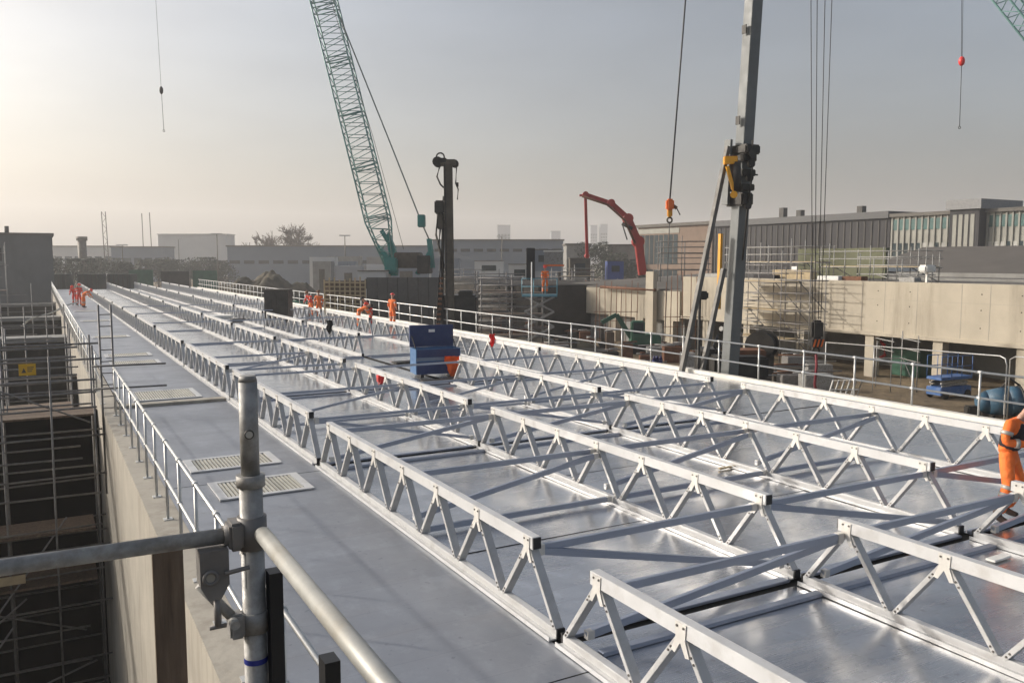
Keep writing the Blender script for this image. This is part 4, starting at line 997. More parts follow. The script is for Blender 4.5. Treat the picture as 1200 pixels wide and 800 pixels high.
MB().obox(W(515, 243, D), RT*.24, FH*.28, ZV*.34, .06).build('rotary_head', M_rig, t); MB().obox(W(516, 259, D), RT*.17, FH*.2, ZV*.42, .05).build('rotary_head', M_rig2, t)
for i, pts in enumerate(([(513, 248), (511, 275), (517, 300), (514, 340), (512, 380)], [(516, 268), (514, 290), (520, 310), (516, 345), (517, 380)], [(520, 230), (517, 250), (521, 262)])):
    MB().path([W(x, y, D-.2) for x, y in pts], .06, 6).build('hose', M_rig, t)
MB().path([W(535, 196, D), W(534, 215, D), W(537, 222, D), W(536, 234, D)], .035, 5).build('winch_rope', M_rope, t)
MB().tube(W(536, 214, D), W(536, 219, D), .07, 6).build('winch_hook', M_rig, t)
a, b = W(515, 345, D), W(553, 394, D); cc = (a+b)/2; MB().obox(W(536, 372, D)+FH*1.2, RT*1.0, FH*1.2, ZV*1.15, .1).build('power_pack', M_rig, t)
MB().obox(W(545, 352, D)+FH*.8, RT*.36, FH*.6, ZV*.5, .06).build('operator_cab', M_rig, t)
for s_ in (-.7, .7): MB().obox(Vector((base.x, base.y, GZ+.4))+RT*(s_+.2)+FH*1.0, RT*.28, FH*1.8, ZV*.38, .15).build('crawler_track', M_rig, t)
for i in range(12): q = W(513+i*.4, 392-6*i, D-.3); MB().obox(q, RT*.10, FH*.05, ZV*.05).build('auger_flight', M_rust, t)

# --- grey leader mast of the piling rig
D = 29
dn, up_ = W(851, 447, D), W(888, -70, D); base = Vector((dn.x, dn.y, GZ)); dirm = (up_-dn).normalized()
t = empty('piling_rig', base, 'tall grey box section piling mast with stays right of centre', 'piling rig')
ms = MB(); ms.bar(base, up_, .46, .40, YV, .015); mo = ms.build('mast', M_mast, t)
def mp_(y): f = (y-447)/(-70-447); return dn.lerp(up_, f)
for y in (180, 197, 214): MB().obox(mp_(y), XV*.30, YV*.40, ZV*.11, .03).build('clamp_frame', M_rig, t)
MB().obox(mp_(170)+XV*.05, XV*.34, YV*.46, ZV*.16, .05).build('guide_head', M_rig, t); MB().obox(mp_(228), XV*.27, YV*.42, ZV*.22, .05).build('guide_head', M_rig, t)
for y_, a_, b_, r_ in ((175, .50, .38, .17), (187, .50, .38, .13), (203, .46, .36, .14), (236, .48, .36, .12)): MB().tube(mp_(y_)-YV*a_, mp_(y_)-YV*b_, r_, 12).build('pulley', M_rig, t)
MB().path([mp_(160)-YV*.42, mp_(200)-YV*.52, mp_(240)-YV*.42, mp_(300)-YV*.36], .035, 6).build('hose', M_rig, t)
MB().bar(W(888, 205, D), W(880, 205, D), .05, .05).build('lamp_bracket', M_rig, t)
yb = W(856, 188, D-.6); MB().obox(yb, RT*.22, FH*.1, ZV*.13, .02).build('yellow_bracket', M_yel, t)
MB().bar(W(852, 195, D-.6), W(861, 228, D-.6), .13, .10).build('yellow_arm', M_yel, t); MB().tube(W(860, 228, D-.75), W(860, 228, D-.5), .12, 12).build('yellow_arm_pin', M_yel, t)
MB().tube(W(862, 190, D-.55), W(863, 225, D-.55), .17, 12).build('hydraulic_motor', M_rig, t)
MB().bar(W(854, 164, D), W(850, 240, D), .10, .28, YV).build('side_plate', M_mast, t)
g1 = W(853, 172, D-.3); MB().bar(g1, W(795, 455, D-2), .15, .16, YV, .01).build('back_stay', M_stay, t)
MB().bar(W(848, 315, D-.2), W(819, 452, D-1.2), .15, .15, YV, .01).build('back_stay', M_stay, t)
MB().bar(W(844.5, 274, D), W(842, 362, D), .10, .12, YV).build('yellow_rail', M_yel, t)
MB().obox(W(822, 346, D-1)-ZV*0, RT*.2, FH*.2, ZV*.14, .05).build('clamp_light', M_rig, t); MB().tube(W(820, 350, D-1), Vector((*W(818, 450, D-1).xy, GZ)), .05, 6).build('clamp_light_pole', M_rig, t)
MB().obox(Vector((base.x, base.y, GZ+.75))+YV*.5, XV*1.1, YV*.9, ZV*.75, .1).build('rig_base', M_rig, t)
for y in (32, 136): q = mp_(y)-XV*.315; MB().obox(q, XV*.02, YV*.09, ZV*.14).build('bolt_plate', M_rig, t)
# winch drum and upper works of the rig
P = W(893, 404, 33); ax_ = (RT*.5+FH*.85).normalized()
dr = MB().tube(P-ax_*.39, P+ax_*.39, .45, 24).build('winch_drum', M_black, t)
for s_ in (-1, 1): MB().tube(P+ax_*s_*.42-ax_*.03, P+ax_*s_*.42+ax_*.03, .56, 28).build('drum_flange', M_rig, dr)
MB().obox(W(877, 418, 32.2), RT*.55, FH*.5, ZV*.30, .05).build('drum_stand', M_rust, t)
MB().obox(W(862, 428, 31.8), RT*1.0, FH*.9, ZV*.42, .08).build('slewing_platform', M_rig, t)
MB().obox(W(884, 424, 33.5), RT*.55, FH*.8, ZV*.40, .06).build('counterweight', M_rig2, t); MB().obox(W(830, 424, 32.5), RT*.42, FH*.6, ZV*.55, .10).build('operator_cab', M_rig, t)
for i_ in range(3): MB().path([W(842+8*i_, 392, 31), W(836+10*i_, 405, 30.6), W(846+9*i_, 420, 30.8)], .045, 6).build('hose', M_black, t)
MB().tube(W(845, 385, 31), W(868, 392, 32), .09, 8).build('hydraulic_ram', M_galv, t)

# --- concrete pump boom
D = 80
base = W(752, 330, D); base.z = GZ
t = empty('concrete_pump', base, 'red concrete pump with folded boom arching over the site', 'concrete pump')
pts = [(753, 322), (748, 283), (736, 256), (716, 238), (686, 228), (688, 300)]; ws = [1.0, .85, .65, .5, .38]
for i in range(5):
    a, b = W(*pts[i], D+.25*i), W(*pts[i+1], D+.25*i); MB().bar(a, b, ws[i]*.7, ws[i], FH, .04).build('boom_section', M_redp, t)
    MB().tube(W(*pts[i+1], D)-FH*.4, W(*pts[i+1], D)+FH*.9, ws[i]*.55, 12).build('boom_joint', M_redp, t)
MB().path([W(x-4, y+2, D-.5) for x, y in pts[1:5]], .11, 6).build('delivery_pipe', M_rust, t)
MB().tube(W(741, 268, D-.4), W(729, 262, D-.4), .16, 8).build('hydraulic_ram', M_rig, t); MB().tube(W(729, 262, D-.4), W(735, 281, D-.4), .06, 6).build('hose', M_rig, t)
MB().bar(W(679, 229, D), W(688, 229, D), .2, .2).build('boom_tip', M_redp, t)
MB().obox(base+ZV*1.6, RT*4.5, FH*1.2, ZV*.5, .1).build('chassis', M_redp, t); MB().obox(base+ZV*2.2-RT*4.4, RT*.9, FH*1.2, ZV*1.2, .15).build('cab', M_white, t)
for i in range(4): q = base+RT*(-3.6+2.2*i)-FH*1.2; MB().tube(q+ZV*.52, q+ZV*.52+FH*.35, .52, 16).build('wheel', M_black, t)

# --- excavators
def excavator(P, lab, mt, s=1.0):
    t = empty('excavator', P, lab, 'excavator', 'small excavators on the site')
    for i in (-1, 1): MB().obox(P+FH*i*.75*s+ZV*.35*s, RT*1.25*s, FH*.25*s, ZV*.34*s, .2*s).build('track', M_black, t)
    MB().obox(P+ZV*1.05*s+RT*.25*s, RT*1.1*s, FH*.85*s, ZV*.38*s, .1*s).build('upper_body', mt, t)
    cbn = MB().obox(P+ZV*1.85*s-RT*.35*s-FH*.35*s, RT*.5*s, FH*.45*s, ZV*.62*s, .1*s).build('cab', mt, t)
    MB().obox(P+ZV*1.95*s-RT*.35*s-FH*.805*s, RT*.38*s, FH*.01, ZV*.4*s).build('window', M_glass, cbn)
    a, b, c, d = P+ZV*1.2*s-RT*.8*s, P+ZV*2.9*s-RT*1.9*s, P+ZV*2.3*s-RT*3.0*s, P+ZV*.9*s-RT*2.9*s
    MB().bar(a, b, .28*s, .34*s).build('boom', mt, t); MB().bar(b, c, .24*s, .30*s).build('boom', mt, t); MB().bar(c, d, .2*s, .24*s).build('dipper_arm', M_rig2, t)
    MB().prism([d+RT*.25*s, d-RT*.35*s-ZV*.1*s, d-RT*.2*s-ZV*.6*s, d+RT*.2*s-ZV*.55*s], FH*.5*s).build('bucket', M_rig, t)
    return t
P = W(752, 378, 60); P.z = GZ; excavator(P, 'dark green excavator working before the low concrete block', M_green, .95)
P = W(598, 372, 66); P.z = GZ; excavator(P, 'orange excavator among the clutter left of the raised scissor lift', M_rust, .9)
# --- scissor lifts
def scissor(P, lab, hgt, w_, blue, ax, fold=4):
    t = empty('scissor_lift', P, lab, 'scissor lift', 'scissor lifts on the site'); ay = Vector((-ax.y, ax.x, 0)); l = w_
    MB().obox(P+ZV*.38, ax*l/2, ay*.42, ZV*.2, .03).build('chassis', blue, t)
    for i in (-1, 1):
        for j in (-1, 1): q = P+ax*l*.36*i+ay*.42*j; MB().tube(q+ZV*.2-ay*.06, q+ZV*.2+ay*.06, .2, 12).build('wheel', M_black, t)
    st = (hgt-.75)/fold
    for k in range(fold):
        z0 = .6+st*k
        for j in (-.3, .3):
            MB().bar(P+ax*(-l*.42)+ay*j+ZV*z0, P+ax*l*.42+ay*j+ZV*(z0+st), .06, .09).build('scissor_arm', M_galv, t); MB().bar(P+ax*l*.42+ay*(j+.05)+ZV*z0, P-ax*l*.42+ay*(j+.05)+ZV*(z0+st), .06, .09).build('scissor_arm', M_galv, t)
    MB().obox(P+ZV*(hgt-.06), ax*l/2, ay*.42, ZV*.07, .01).build('platform', blue, t)
    for j in (-.4, .4):
        for z in (.5, 1.0): MB().tube(P+ax*(-l/2)+ay*j+ZV*(hgt+z), P+ax*l/2+ay*j+ZV*(hgt+z), .02, 6).build('guard_rail', blue, t)
        for i in range(4): q = P+ax*l*(i/3-.5)+ay*j+ZV*hgt; MB().tube(q, q+ZV*1.0, .02, 6).build('guard_post', blue, t)
    return t
P = W(632, 389, 53); P.z = GZ; zl = W(632, 345, 53).z-GZ
M_ltblue = mat('pale_blue_lift_paint', (.10, .26, .33), .5)
scissor(P, 'raised scissor lift with pale blue platform in the centre of the site', zl, 2.2, M_ltblue, RT)
P2 = P+RT*.35+ZV*(zl+.02)
pw = person((P2.x, P2.y, P2.z), R(150), 'worker in orange suit standing on the raised scissor lift', helmet=M_redl, bend=5)
q = P2+V(0, 0, 1.62); 
t = empty('lifted_panel', q+FH*.3, 'grey framed panel held up above the scissor lift platform', 'panel')
MB().obox(q+FH*.4+ZV*.62+RT*.55, RT*.60, FH*.04, ZV*.42).build('sheet', M_galv, t); MB().obox(q+FH*.38+ZV*.17+RT*.55, RT*.66, FH*.06, ZV*.05).build('bottom_frame', M_orange, t); MB().obox(q+FH*.38+ZV*1.06+RT*.55, RT*.64, FH*.06, ZV*.04).build('top_frame', M_white, t)
MB().obox(P+ZV*(zl+1.9)-RT*.55+FH*.3, RT*.27, FH*.25, ZV*1.0, .03).build('black_tank', M_black, label='black upright locker on the raised scissor lift platform', cat='locker')
MB().tube(W(623, 307, 52), Vector((*W(623, 388, 52).xy, GZ)), .04, 6).build('marker_pole', M_white, label='thin white pole standing in front of the raised scissor lift', cat='pole')
P = W(1112, 452, 40.5); P.z = GZ
M_sblue = mat('blue_lift_paint', (.04, .12, .32), .5, dirt=((.3, .3, .3), 2, .5))
scissor(P, 'blue scissor lift lowered in front of the open bay at right', 1.05, 2.1, M_sblue, (RT*.9+FH*.4).normalized(), fold=2)
P = W(1050, 440, 43); P.z = GZ
tower(P, 'grey folding step tower inside the open bay of the concrete building', 1, 1, 1.8, 1, 1.5, ang=R(60), m=M_galv, boards=False, name='step_tower')
P = W(1020, 442, 44.0)
MB().path([PX(1030, 398, WX+.9), PX(1036, 404, WX+.9), PX(1037, 416, WX+.9), PX(1030, 420, WX+.9)], .09, 8).build('red_hose', M_redl, label='red hose loop hanging inside the open bay', cat='hose')
P = PX(1068, 428, WX+2.5); P.z = GZ; MB().box(P-V(.6, .9, 0), P+V(.6, .9, 1.5), .05).build('green_tank', M_green, label='dark green tank inside the open bay behind the blue scissor lift', cat='tank')
# pedestrian barrier
pts = [PX(968, 401, 38.5), PX(1172, 417, 33.5), PX(1178, 420, 33.4), PX(1180, 428, 33.4), Vector((*PX(1180, 428, 33.4).xy, GZ))]
t = empty('tube_barrier', Vector((*pts[0].xy, GZ)), 'white tubular barrier before the open bays with a rounded end', 'barrier')
MB().path(pts, .028, 8).build('rail', M_rail, t); MB().tube(pts[0], Vector((*pts[0].xy, GZ)), .028, 8).build('post', M_white, t)
MB().tube((pts[0].lerp(pts[1], .35)).xyz, Vector((*pts[0].lerp(pts[1], .35).xy, GZ)), .028, 8).build('post', M_rail, t)
pts = [PX(1182, 440, 33.0), PX(1184, 421, 33.0), PX(1190, 418, 32.8), PX(1260, 422, 30)]; pts[0] = Vector((*pts[1].xy, GZ))
t = empty('tube_barrier', pts[0], 'white tubular barrier starting at the right edge', 'barrier'); MB().path(pts, .028, 8).build('rail', M_rail, t)
# teal skip / concrete hopper with a tarpaulin
P = W(1166, 487, 35.5); P.z = GZ
t = empty('concrete_skip', P, 'blue concrete skip lying tilted on the ground at the right edge', 'skip')
sk = MB(); n = 16; ax_ = (RT*.85-FH*.2+ZV*.12).normalized(); c0 = P+ZV*.62
for s0, s1, r0, r1 in ((-.75, -.35, .30, .52), (-.35, .45, .52, .64), (.45, .95, .64, .58)): sk.tube(c0+ax_*s0, c0+ax_*s1, r0, n, r1, True)
sk.build('hopper', mat('faded_blue_steel', (.035, .10, .16), .55, 0, .2, 2, dirt=((.15, .15, .15), 2, .6)), t)
MB().ring(c0+ax_*.95, ax_, .58, .05).build('rim', M_rig, t); MB().obox(c0-ax_*.9-ZV*.3, RT*.28, FH*.2, ZV*.22, .05).build('discharge_chute', M_rig, t)
MB().obox(c0+RT*.0-FH*.66, RT*.03, FH*.02, ZV*.42).build('stripe', M_white, t)
for s_ in (-.3, .6): MB().obox(P+ax_*s_*1+ZV*.08, RT*.06, FH*.5, ZV*.08).build('cradle', M_rig, t)
MB().path([c0+ax_*.2+ZV*.6, c0+ax_*.5+ZV*.95, c0+ax_*.9+ZV*.6], .05, 6).build('lifting_bail', M_rig, t)
# teal skip by the rail, green plant
P = W(615, 392, 46); P.z = GZ
t = empty('waste_skip', P, 'teal waste skip full of red netting below the scissor lift', 'skip')
s_ = MB(); s_.prism([P-RT*.7-FH*.5, P+RT*.7-FH*.5, P+RT*.95-FH*.5+ZV*.75, P-RT*.95-FH*.5+ZV*.75], FH*1.1); s_.build('bin', mat('teal_skip_paint', (.03, .25, .21), .6), t)
MB().obox(P+ZV*.82+FH*.05, RT*.7, FH*.5, ZV*.08, .06).build('netting', M_hired, t)
P = W(352, 362, 78); P.z = GZ
t = empty('dumper_truck', P, 'small green machine behind the far handrail', 'machine')
MB().obox(P+ZV*2.2, RT*1.3, FH*.9, ZV*.7, .12).build('body', mat('machine_green', (.05, .22, .14), .5), t); MB().obox(P+ZV*3.0+RT*.4, RT*.6, FH*.7, ZV*.35, .1).build('cab', M_glass, t)
for i in (-1, 1): MB().tube(P+RT*i*.8+ZV*.8-FH*.9, P+RT*i*.8+ZV*.8-FH*.5, .8, 16).build('wheel', M_black, t)
# blue vertical slung bundle by hook
P = W(770, 440, 34); P.z = GZ
t = empty('gas_cylinder_rack', P, 'tall navy bundle standing on the ground under the yellow hook', 'bundle')
for i in range(3): q = P+RT*(-.13+.13*i)+FH*.08*(i % 2); MB().tube(q, q+ZV*2.6, .085, 10).tube(q+ZV*2.6, q+ZV*2.75, .085, 10, .03).build('cylinder', mat('cylinder_navy', (.02, .02, .10), .5), t)
MB().obox(P+ZV*1.3, RT*.26, FH*.16, ZV*.04).build('strap', M_rig, t)

# ================================================================== FAR BUILDINGS
def bld(name, x0, x1, yt, D, depth, mt, lab, rows=0, cols=0, wm=M_glass, roof=None, zb=GZ, group=None, wr=(.2, .8), flat=.35, cat='building'):
    a, b = W(x0, yt, D), W(x1, yt, D); c = (a+b)/2; hw = (b-a).dot(RT)/2; top = c.z; base = Vector((c.x, c.y, zb))+FH*depth/2
    t = empty(name, base, lab, cat, group)
    MB().obox(base+ZV*(top-zb)/2, RT*hw, FH*depth/2, ZV*(top-zb)/2).build('wall', mt, t)
    MB().obox(base+ZV*(top-zb+flat/2), RT*(hw+.3), FH*(depth/2+.3), ZV*flat/2).build('roof', roof or M_roofg, t)
    if rows and cols:
        h = (top-zb)
        for r_ in range(rows):
            for q in range(cols):
                z = zb+h*(wr[0]+(wr[1]-wr[0])*(r_+.5)/rows); xx = -hw+2*hw*(q+.5)/cols
                MB().obox(Vector((c.x, c.y, z))+RT*xx-FH*.02, RT*hw/cols*.72, FH*.03, ZV*h*(wr[1]-wr[0])/rows*.33).build('window', wm, t)
    return t
bld('warehouse', 185, 265, 275, 330, 10, M_pale, 'big pale windowless warehouse far at left behind the bare trees', roof=M_pale)
bld('warehouse', 62, 132, 289, 300, 8, M_pale, 'long low pale warehouse behind the slim chimney', rows=1, cols=6)
bld('warehouse', 130, 192, 290, 260, 8, M_bluegrey, 'blue grey shed between the chimney and the big pale warehouse', rows=1, cols=5)
bld('warehouse', 266, 505, 289, 235, 10, M_bluegrey, 'long blue grey shed behind the teal crane', rows=1, cols=14, wm=M_clad, wr=(.52, .66))
bld('warehouse', 507, 660, 282, 215, 10, M_bluegrey, 'blue grey shed with pale band behind the drill rig', rows=1, cols=10, wm=M_clad, wr=(.74, .84))
bld('tower_block', 583, 598, 264, 900, 20, M_tower, 'hazy tower block above the shed right of the drill rig', rows=8, cols=4)
bld('tower_block', 646, 657, 271, 1000, 20, M_tower, 'faint hazy tower block left of the red boom', rows=7, cols=3)
bld('tower_block', 692, 700, 264, 1150, 20, M_tower, 'left of the faint twin towers under the red boom', rows=8, cols=3)
bld('tower_block', 704, 712, 263, 1150, 20, M_tower, 'right of the faint twin towers under the red boom', rows=8, cols=3)
bld('house', 664, 690, 287, 190, 12, M_concg, 'low grey house behind the red boom tip', rows=1, cols=3)
bld('house', 712, 746, 288, 190, 12, M_concg, 'low grey house left of the brick hall', rows=1, cols=4)
A = W(61, 276, 108); t = empty('concrete_block', (A.x-14, A.y+6, GZ), 'grey concrete plant building at the far left edge', 'building')
m_blk = mat('block_grey', (.13, .135, .135), .85, 0, .1, .3, dirt=((.07, .07, .07), .3, .5, (1, 1, .3)))
MB().box((A.x-28, A.y, GZ), (A.x, A.y+12, A.z)).build('wall', m_blk, t); MB().box((A.x-28.2, A.y-.2, A.z), (A.x+.2, A.y+12.2, A.z+.3)).build('roof', M_roofg, t)
for i in range(4): MB().box((A.x-25+5.6*i, A.y-.03, A.z-3.2), (A.x-22.4+5.6*i, A.y+.03, A.z-1.6)).build('window', M_clad, t)
MB().tube((A.x-5, A.y+3, A.z+.3), (A.x-5, A.y+3, A.z+1.2), .25, 8).build('roof_vent', M_rig, t)
P = W(97, 305, 190); zt = W(97, 282, 190).z; t = empty('chimney', Vector((*P.xy, GZ)), 'slim dark chimney beyond the deck at left', 'chimney')
MB().tube(Vector((*P.xy, GZ)), Vector((*P.xy, zt)), .9, 12).build('stack', M_rig2, t); MB().tube(Vector((*P.xy, zt)), Vector((*P.xy, zt+.9)), 1.15, 12).build('cap', M_rig2, t)
for x0, x1, lab in ((50, 76, 'leftmost dark container at the far end of the deck'), (90, 115, 'middle dark container at the far end of the deck'), (125, 152, 'rightmost dark container at the far end of the deck')):
    a, b = W(x0, 321, 122), W(x1, 321, 122); c = (a+b)/2; top = c.z; t = empty('container', Vector((c.x, c.y, GZ))+FH, lab, 'container', 'dark containers at the far end')
    MB().obox(Vector((c.x, c.y, (top+GZ)/2))+FH*1.2, RT*(b-a).length/2, FH*1.2, ZV*(top-GZ)/2, .05).build('body', mat('container_dark', (.035, .045, .04), .7), t)
    for i in range(5): MB().obox(Vector((c.x, c.y, (top+GZ)/2))-FH*.03+RT*(b-a).length/2*(-.8+.4*i), RT*.06, FH*.03, ZV*((top-GZ)/2-.1)).build('rib', M_rig, t)
# brick hall, dark clad hall, glass office: facade parallel to the deck
BX = 112.0
def fac(xpix, ypix): return PX(xpix, ypix, BX)
yA, yB, yC = fac(748, 265).y, fac(835, 262).y, fac(1042, 252).y
zt = fac(1000, 251.5).z
yAw = fac(750, 270).y
t = empty('brick_hall', (BX+10, (yA+yB)/2, GZ), 'brown brick hall with tall dark windows left of the mast', 'building')
MB().box((BX, yB, GZ), (BX+30, yA, zt-.3)).build('wall', M_brick, t); MB().box((BX-.5, yB, zt-.3), (BX+30, yA+.5, zt+.3)).build('roof', M_roofg, t)
yw0 = fac(795, 270).y
for rr_, (za, zb_) in enumerate(((.42, .86), (.05, .34))):
    n = 8
    for i in range(n):
        ya, yb = yA-.8-(yA-.8-yw0)*i/n, yA-.8-(yA-.8-yw0)*(i+1)/n
        MB().box((BX-.05, yb+.15, GZ+(zt-GZ)*za), (BX+.05, ya-.15, GZ+(zt-GZ)*zb_)).build('window', M_glass, t)
MB().box((BX-.08, yw0-.3, GZ+(zt-GZ)*.88), (BX+.02, yA, GZ+(zt-GZ)*.955)).build('fascia', M_cream, t)
t = empty('clad_hall', (BX+10, (yB+yC)/2, GZ), 'long dark clad industrial hall behind the concrete building', 'building')
MB().box((BX+.3, yC, GZ), (BX+30, yB-.05, zt-.8)).build('wall', M_clad, t); MB().box((BX-.2, yC, zt-.8), (BX+30, yB-.05, zt+.25)).build('roof', mat('dark_fascia', (.05, .052, .055), .5), t)
n = 30
for i in range(n):
    y = yC+(yB-yC)*(i+.5)/n; MB().box((BX+.18, y-.12, GZ), (BX+.30, y+.12, zt-1.1)).build('cladding_rib', M_rig, t)
for i, y in enumerate((fac(901, 250).y, fac(921, 250).y, fac(992, 250).y)): MB().box((BX+3, y-.5, zt+.25), (BX+4, y+.5, zt+1.5+.6*(i == 0))).build('roof_vent', M_rig, t)
yD = fac(1120, 240).y; yE = fac(1155, 236).y; yF = fac(1270, 240).y
t = empty('glass_office', (BX+10, (yC+yF)/2, GZ), 'glazed office block with teal panels at the right edge', 'building')
ztr = zt-.7
MB().box((BX+.4, yF, GZ), (BX+22, yC-.1, ztr)).build('wall', M_cream, t); MB().box((BX-.1, yF, ztr), (BX+22, yC-.1, ztr+.5)).build('roof', M_roofg, t)
tb = MB(); tb.box((BX-1.2, yE, GZ), (BX+8, yD, zt-.2)); tbo = tb.build('stair_tower', M_clad, t); MB().box((BX-1.6, yE-.4, zt-.2), (BX+8, yD+.4, zt+1.1)).build('tower_cap', mat('cap_grey', (.22, .22, .22), .7), tbo)
for i in range(4): ya = yE+(yD-yE)*(.15+.2*i); MB().box((BX-1.27, ya, GZ+1), (BX-1.18, ya+(yD-yE)*.13, zt-.9)).build('stair_window', M_cream, tbo)
rnd = random.Random(5)
hts = [(.06, .30, 'g'), (.33, .46, 't'), (.48, .70, 'g'), (.73, .83, 'c'), (.85, .97, 't')]
for seg0, seg1, n in ((yC-.4, yD+.3, 10), (yE-.3, yF+.3, 14)):
    for i in range(n):
        ya, yb = seg0+(seg1-seg0)*i/n, seg0+(seg1-seg0)*(i+1)/n
        for (a, b, k) in hts:
            if k == 'c': continue
            mt = M_glass if k == 'g' else M_tealpanel
            if k == 'g' and rnd.random() < .35: mt = M_cream2
            MB().box((BX+.30, yb+.16, GZ+(ztr-GZ)*a), (BX+.46, ya-.16, GZ+(ztr-GZ)*b)).build('window' if k == 'g' else 'spandrel', mt, t)
    for i in range(n+1):
        ya = seg0+(seg1-seg0)*i/n; MB().box((BX+.2, ya-.12, GZ), (BX+.36, ya+.12, ztr)).build('mullion', M_cream, t)
# bank of grey ground in front of office
MB().prism([(62, 8, GZ), (62, 70, GZ), (100, 70, 5.3), (100, 8, 5.3)], (12, 0, 0)).build('embankment', mat('tarmac_bank', (.085, .075, .064), .95, 0, .15, .2), kind='structure')
MB().box((82, 6, 2.4), (84, 42, 3.6)).build('low_wall', M_concw, label='low pale wall on the bank in front of the glass office', cat='wall') if False else None

# street lamps, far cranes, masts
def lamp(x, yt, D, lab, heads=2):
    P = W(x, yt, D); b = Vector((*P.xy, GZ)); t = empty('street_lamp', b, lab, 'lamp post', 'tall lamp posts on the skyline')
    MB().tube(b, P, .16, 6, .09).build('pole', M_rig2, t)
    for s_ in ((-1, 1) if heads == 2 else (1,)): MB().obox(P+RT*s_*.6, RT*.6, FH*.2, ZV*.12).build('lamp_head', M_pale, t)
lamp(404, 276, 190, 'twin headed lamp post left of the teal crane'); lamp(588, 277, 205, 'twin headed lamp post under the hazy tower block'); lamp(254, 274, 190, 'floodlight mast before the pale warehouse'); lamp(143, 287, 190, 'small lamp post left of the pale warehouse'); lamp(209, 280, 250, 'thin lamp post in front of the pale warehouse', 1)
for x0, x1, yt, D, lab in ((126, 121, 248, 260, 'leftmost faint lattice crane mast on the skyline'), (169, 166, 250, 280, 'middle faint crane mast on the skyline'), (179, 175, 249, 280, 'rightmost faint crane mast on the skyline')):
    a, b = W(x0, 310, D), W(x1, yt, D); a.z = GZ; t = empty('crane_mast', a, lab, 'crane', 'faint crane masts on the left skyline')
    for s_ in ((-.6, .6) if x0 == 126 else (0,)): MB().tube(a+RT*s_, b+RT*s_, .14, 5).build('chord', M_rig2, t)
    if x0 == 126:
        l = MB()
        for i in range(12): l.tube(a.lerp(b, i/12)+RT*(.6 if i % 2 else -.6), a.lerp(b, (i+1)/12)+RT*(-.6 if i % 2 else .6), .06, 4)
        l.build('lacing', M_rig2, t)

# ================================================================== TREES
def bare_tree(x, yt, D, spread, lab, seed):
    rnd = random.Random(seed); P = W(x, yt, D); h = P.z-GZ+1.0; b0 = Vector((*P.xy, GZ))
    t = empty('bare_tree', b0, lab, 'tree', 'bare winter trees on the skyline')
    tr = MB(); cr = MB()
    def grow(p, d, l, r, lev):
        e = p+d*l
        (tr if lev < 2 else cr).tube(p, e, r, 5 if lev < 2 else 3, r*.65, False)
        if lev == 5: return
        for _ in range(3 if lev < 4 else 3):
            nd = (d+Vector((rnd.gauss(0, .55), rnd.gauss(0, .55), rnd.gauss(.08, .3)))).normalized()
            grow(p.lerp(e, rnd.uniform(.55, 1)), nd, l*rnd.uniform(.62, .85), max(.085, r*.58), lev+1)
    for _ in range(3): grow(b0+ZV*h*.12, Vector((rnd.gauss(0, spread), rnd.gauss(0, spread), 1)).normalized(), h*.30, .40, 0)
    tr.tube(b0, b0+ZV*h*.15, .5, 7, .4)
    tr.build('trunk', M_twig, t); cr.build('crown', M_twig, t)
bare_tree(313, 266, 265, .62, 'smaller bare tree left of the broad bare tree', 2)
bare_tree(340, 263, 265, .62, 'broad bare tree on the skyline left of the teal crane', 3)
bare_tree(362, 264, 262, .62, 'bare tree right of the broad bare tree', 8)
def bush(x, yt, D, w_, lab, seed, mt=M_leaf):
    rnd = random.Random(seed); P = W(x, yt, D); h = P.z-GZ; b0 = Vector((*P.xy, GZ)); t = empty('evergreen_tree', b0, lab, 'tree', 'dark hazy trees beyond the site')
    m = MB(); cl = [(rnd.uniform(-.8, .8)*w_/2, rnd.uniform(-.5, .5)*w_/2, h*rnd.uniform(.35, .85), rnd.uniform(.16, .3)*w_) for _ in range(9)]
    for _ in range(3800):
        c = rnd.choice(cl); v = Vector((rnd.gauss(0, 1), rnd.gauss(0, 1), rnd.gauss(0, 1))).normalized()*c[3]*rnd.uniform(.7, 1.05)
        p = b0+RT*(c[0]+v.x)+FH*(c[1]+v.y)+ZV*(min(h, max(.3, c[2]+v.z))); s_ = rnd.uniform(.12, .36)
        a = Vector((rnd.gauss(0, 1), rnd.gauss(0, 1), rnd.gauss(0, 1))).normalized(); b = a.orthogonal().normalized()
        m.quad(p-a*s_, p+b*s_*.6, p+a*s_, p-b*s_*.6)
    m.build('crown', mt, t); MB().tube(b0, b0+ZV*h*.6, .25, 6, .12).build('trunk', M_twig, t)
tl = [(118, 303, 200, 9), (150, 308, 170, 8), (185, 305, 195, 10), (222, 302, 210, 12), (255, 306, 215, 10), (392, 309, 190, 8), (75, 304, 160, 12), (690, 284, 190, 8), (728, 287, 180, 9), (30, 300, 200, 14)]
pos = ['between the chimney and the pale warehouse', 'left of the pale warehouse foot', 'at the left foot of the pale warehouse', 'in front of the pale warehouse', 'at the right foot of the pale warehouse', 'left of the white cabin', 'behind the far deck end at left', 'left of the red boom', 'right of the red boom tip', 'behind the far left concrete block']
for i, (x, y, D, w_) in enumerate(tl): bush(x, y, D, w_, 'dark evergreen tree '+pos[i], 20+i)
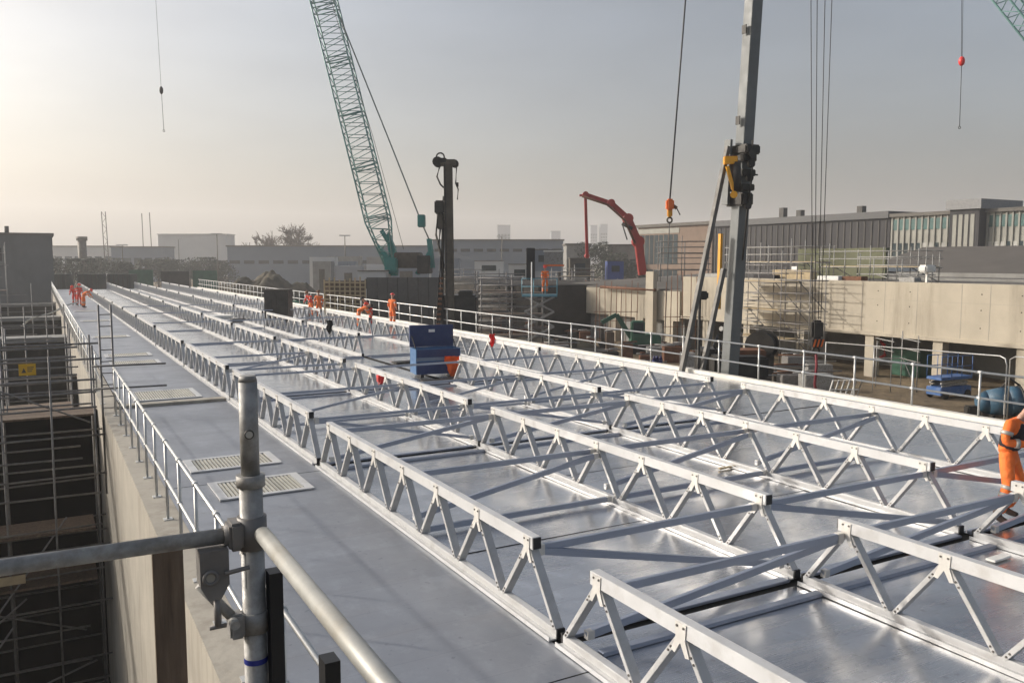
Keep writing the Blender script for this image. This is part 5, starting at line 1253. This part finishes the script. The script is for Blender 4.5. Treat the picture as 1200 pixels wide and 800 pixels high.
for i, (x, y, D, w_) in enumerate(((165, 316, 128, 6), (205, 318, 128, 7), (240, 317, 125, 6))):
    P = W(x, y, D); h = P.z-GZ; t = empty('green_hoarding', Vector((*P.xy, GZ)), 'faded green site hoarding panel, %s from the left behind the deck end' % ORD[i], 'hoarding', 'green hoardings behind the deck end')
    MB().obox(Vector((*P.xy, GZ+h/2)), RT*w_/2*.6, FH*.08, ZV*h/2).build('panel', M_green if i != 1 else M_concd, t)
    for s_ in (-.5, 0, .5): MB().obox(Vector((*P.xy, GZ+h/2))+RT*w_*.55*s_+FH*.14, RT*.05, FH*.05, ZV*h/2).build('post', M_rig, t)
for i in range(16):
    x = random.uniform(375, 540); y = random.uniform(299, 312); D = random.uniform(140, 190); mt = random.choice([M_pale, M_bluegrey, M_concg, M_concg, M_tower])
    a = W(x, y, D); w_ = random.uniform(1.5, 4); h = a.z-GZ
    t = empty('storage_unit', Vector((*a.xy, GZ)), 'x', 'container', 'storage units in the hazy distance'); t['label'] = 'small storage unit among the hazy yard clutter before the long sheds'
    MB().obox(Vector((*a.xy, GZ+h/2)), RT*w_, FH*1.3, ZV*h/2).build('body', mt, t); MB().obox(Vector((*a.xy, GZ+h/2))-FH*1.32, RT*w_*.3, FH*.02, ZV*h*.3).build('door', M_rig2, t)

# ================================================================== HAZE
hz = MB(); hz.box((-950, -50, -9.5), (1550, 1650, 95)); ho = hz.build('haze', MATS['white_paint'], kind='stuff')
ho.data.materials.clear(); hm = bpy.data.materials.new('haze_air'); hm.use_nodes = True; t_ = hm.node_tree; t_.nodes.clear()
pv = t_.nodes.new('ShaderNodeVolumePrincipled'); pv.inputs['Color'].default_value = (.99, .98, .97, 1); pv.inputs['Density'].default_value = .0007; pv.inputs['Anisotropy'].default_value = .35
oo = t_.nodes.new('ShaderNodeOutputMaterial'); t_.links.new(pv.outputs[0], oo.inputs['Volume']); ho.data.materials.append(hm)
ho.visible_shadow = True
S.cycles.volume_bounces = 2; S.cycles.max_bounces = 8
print('objects', len(bpy.data.objects))
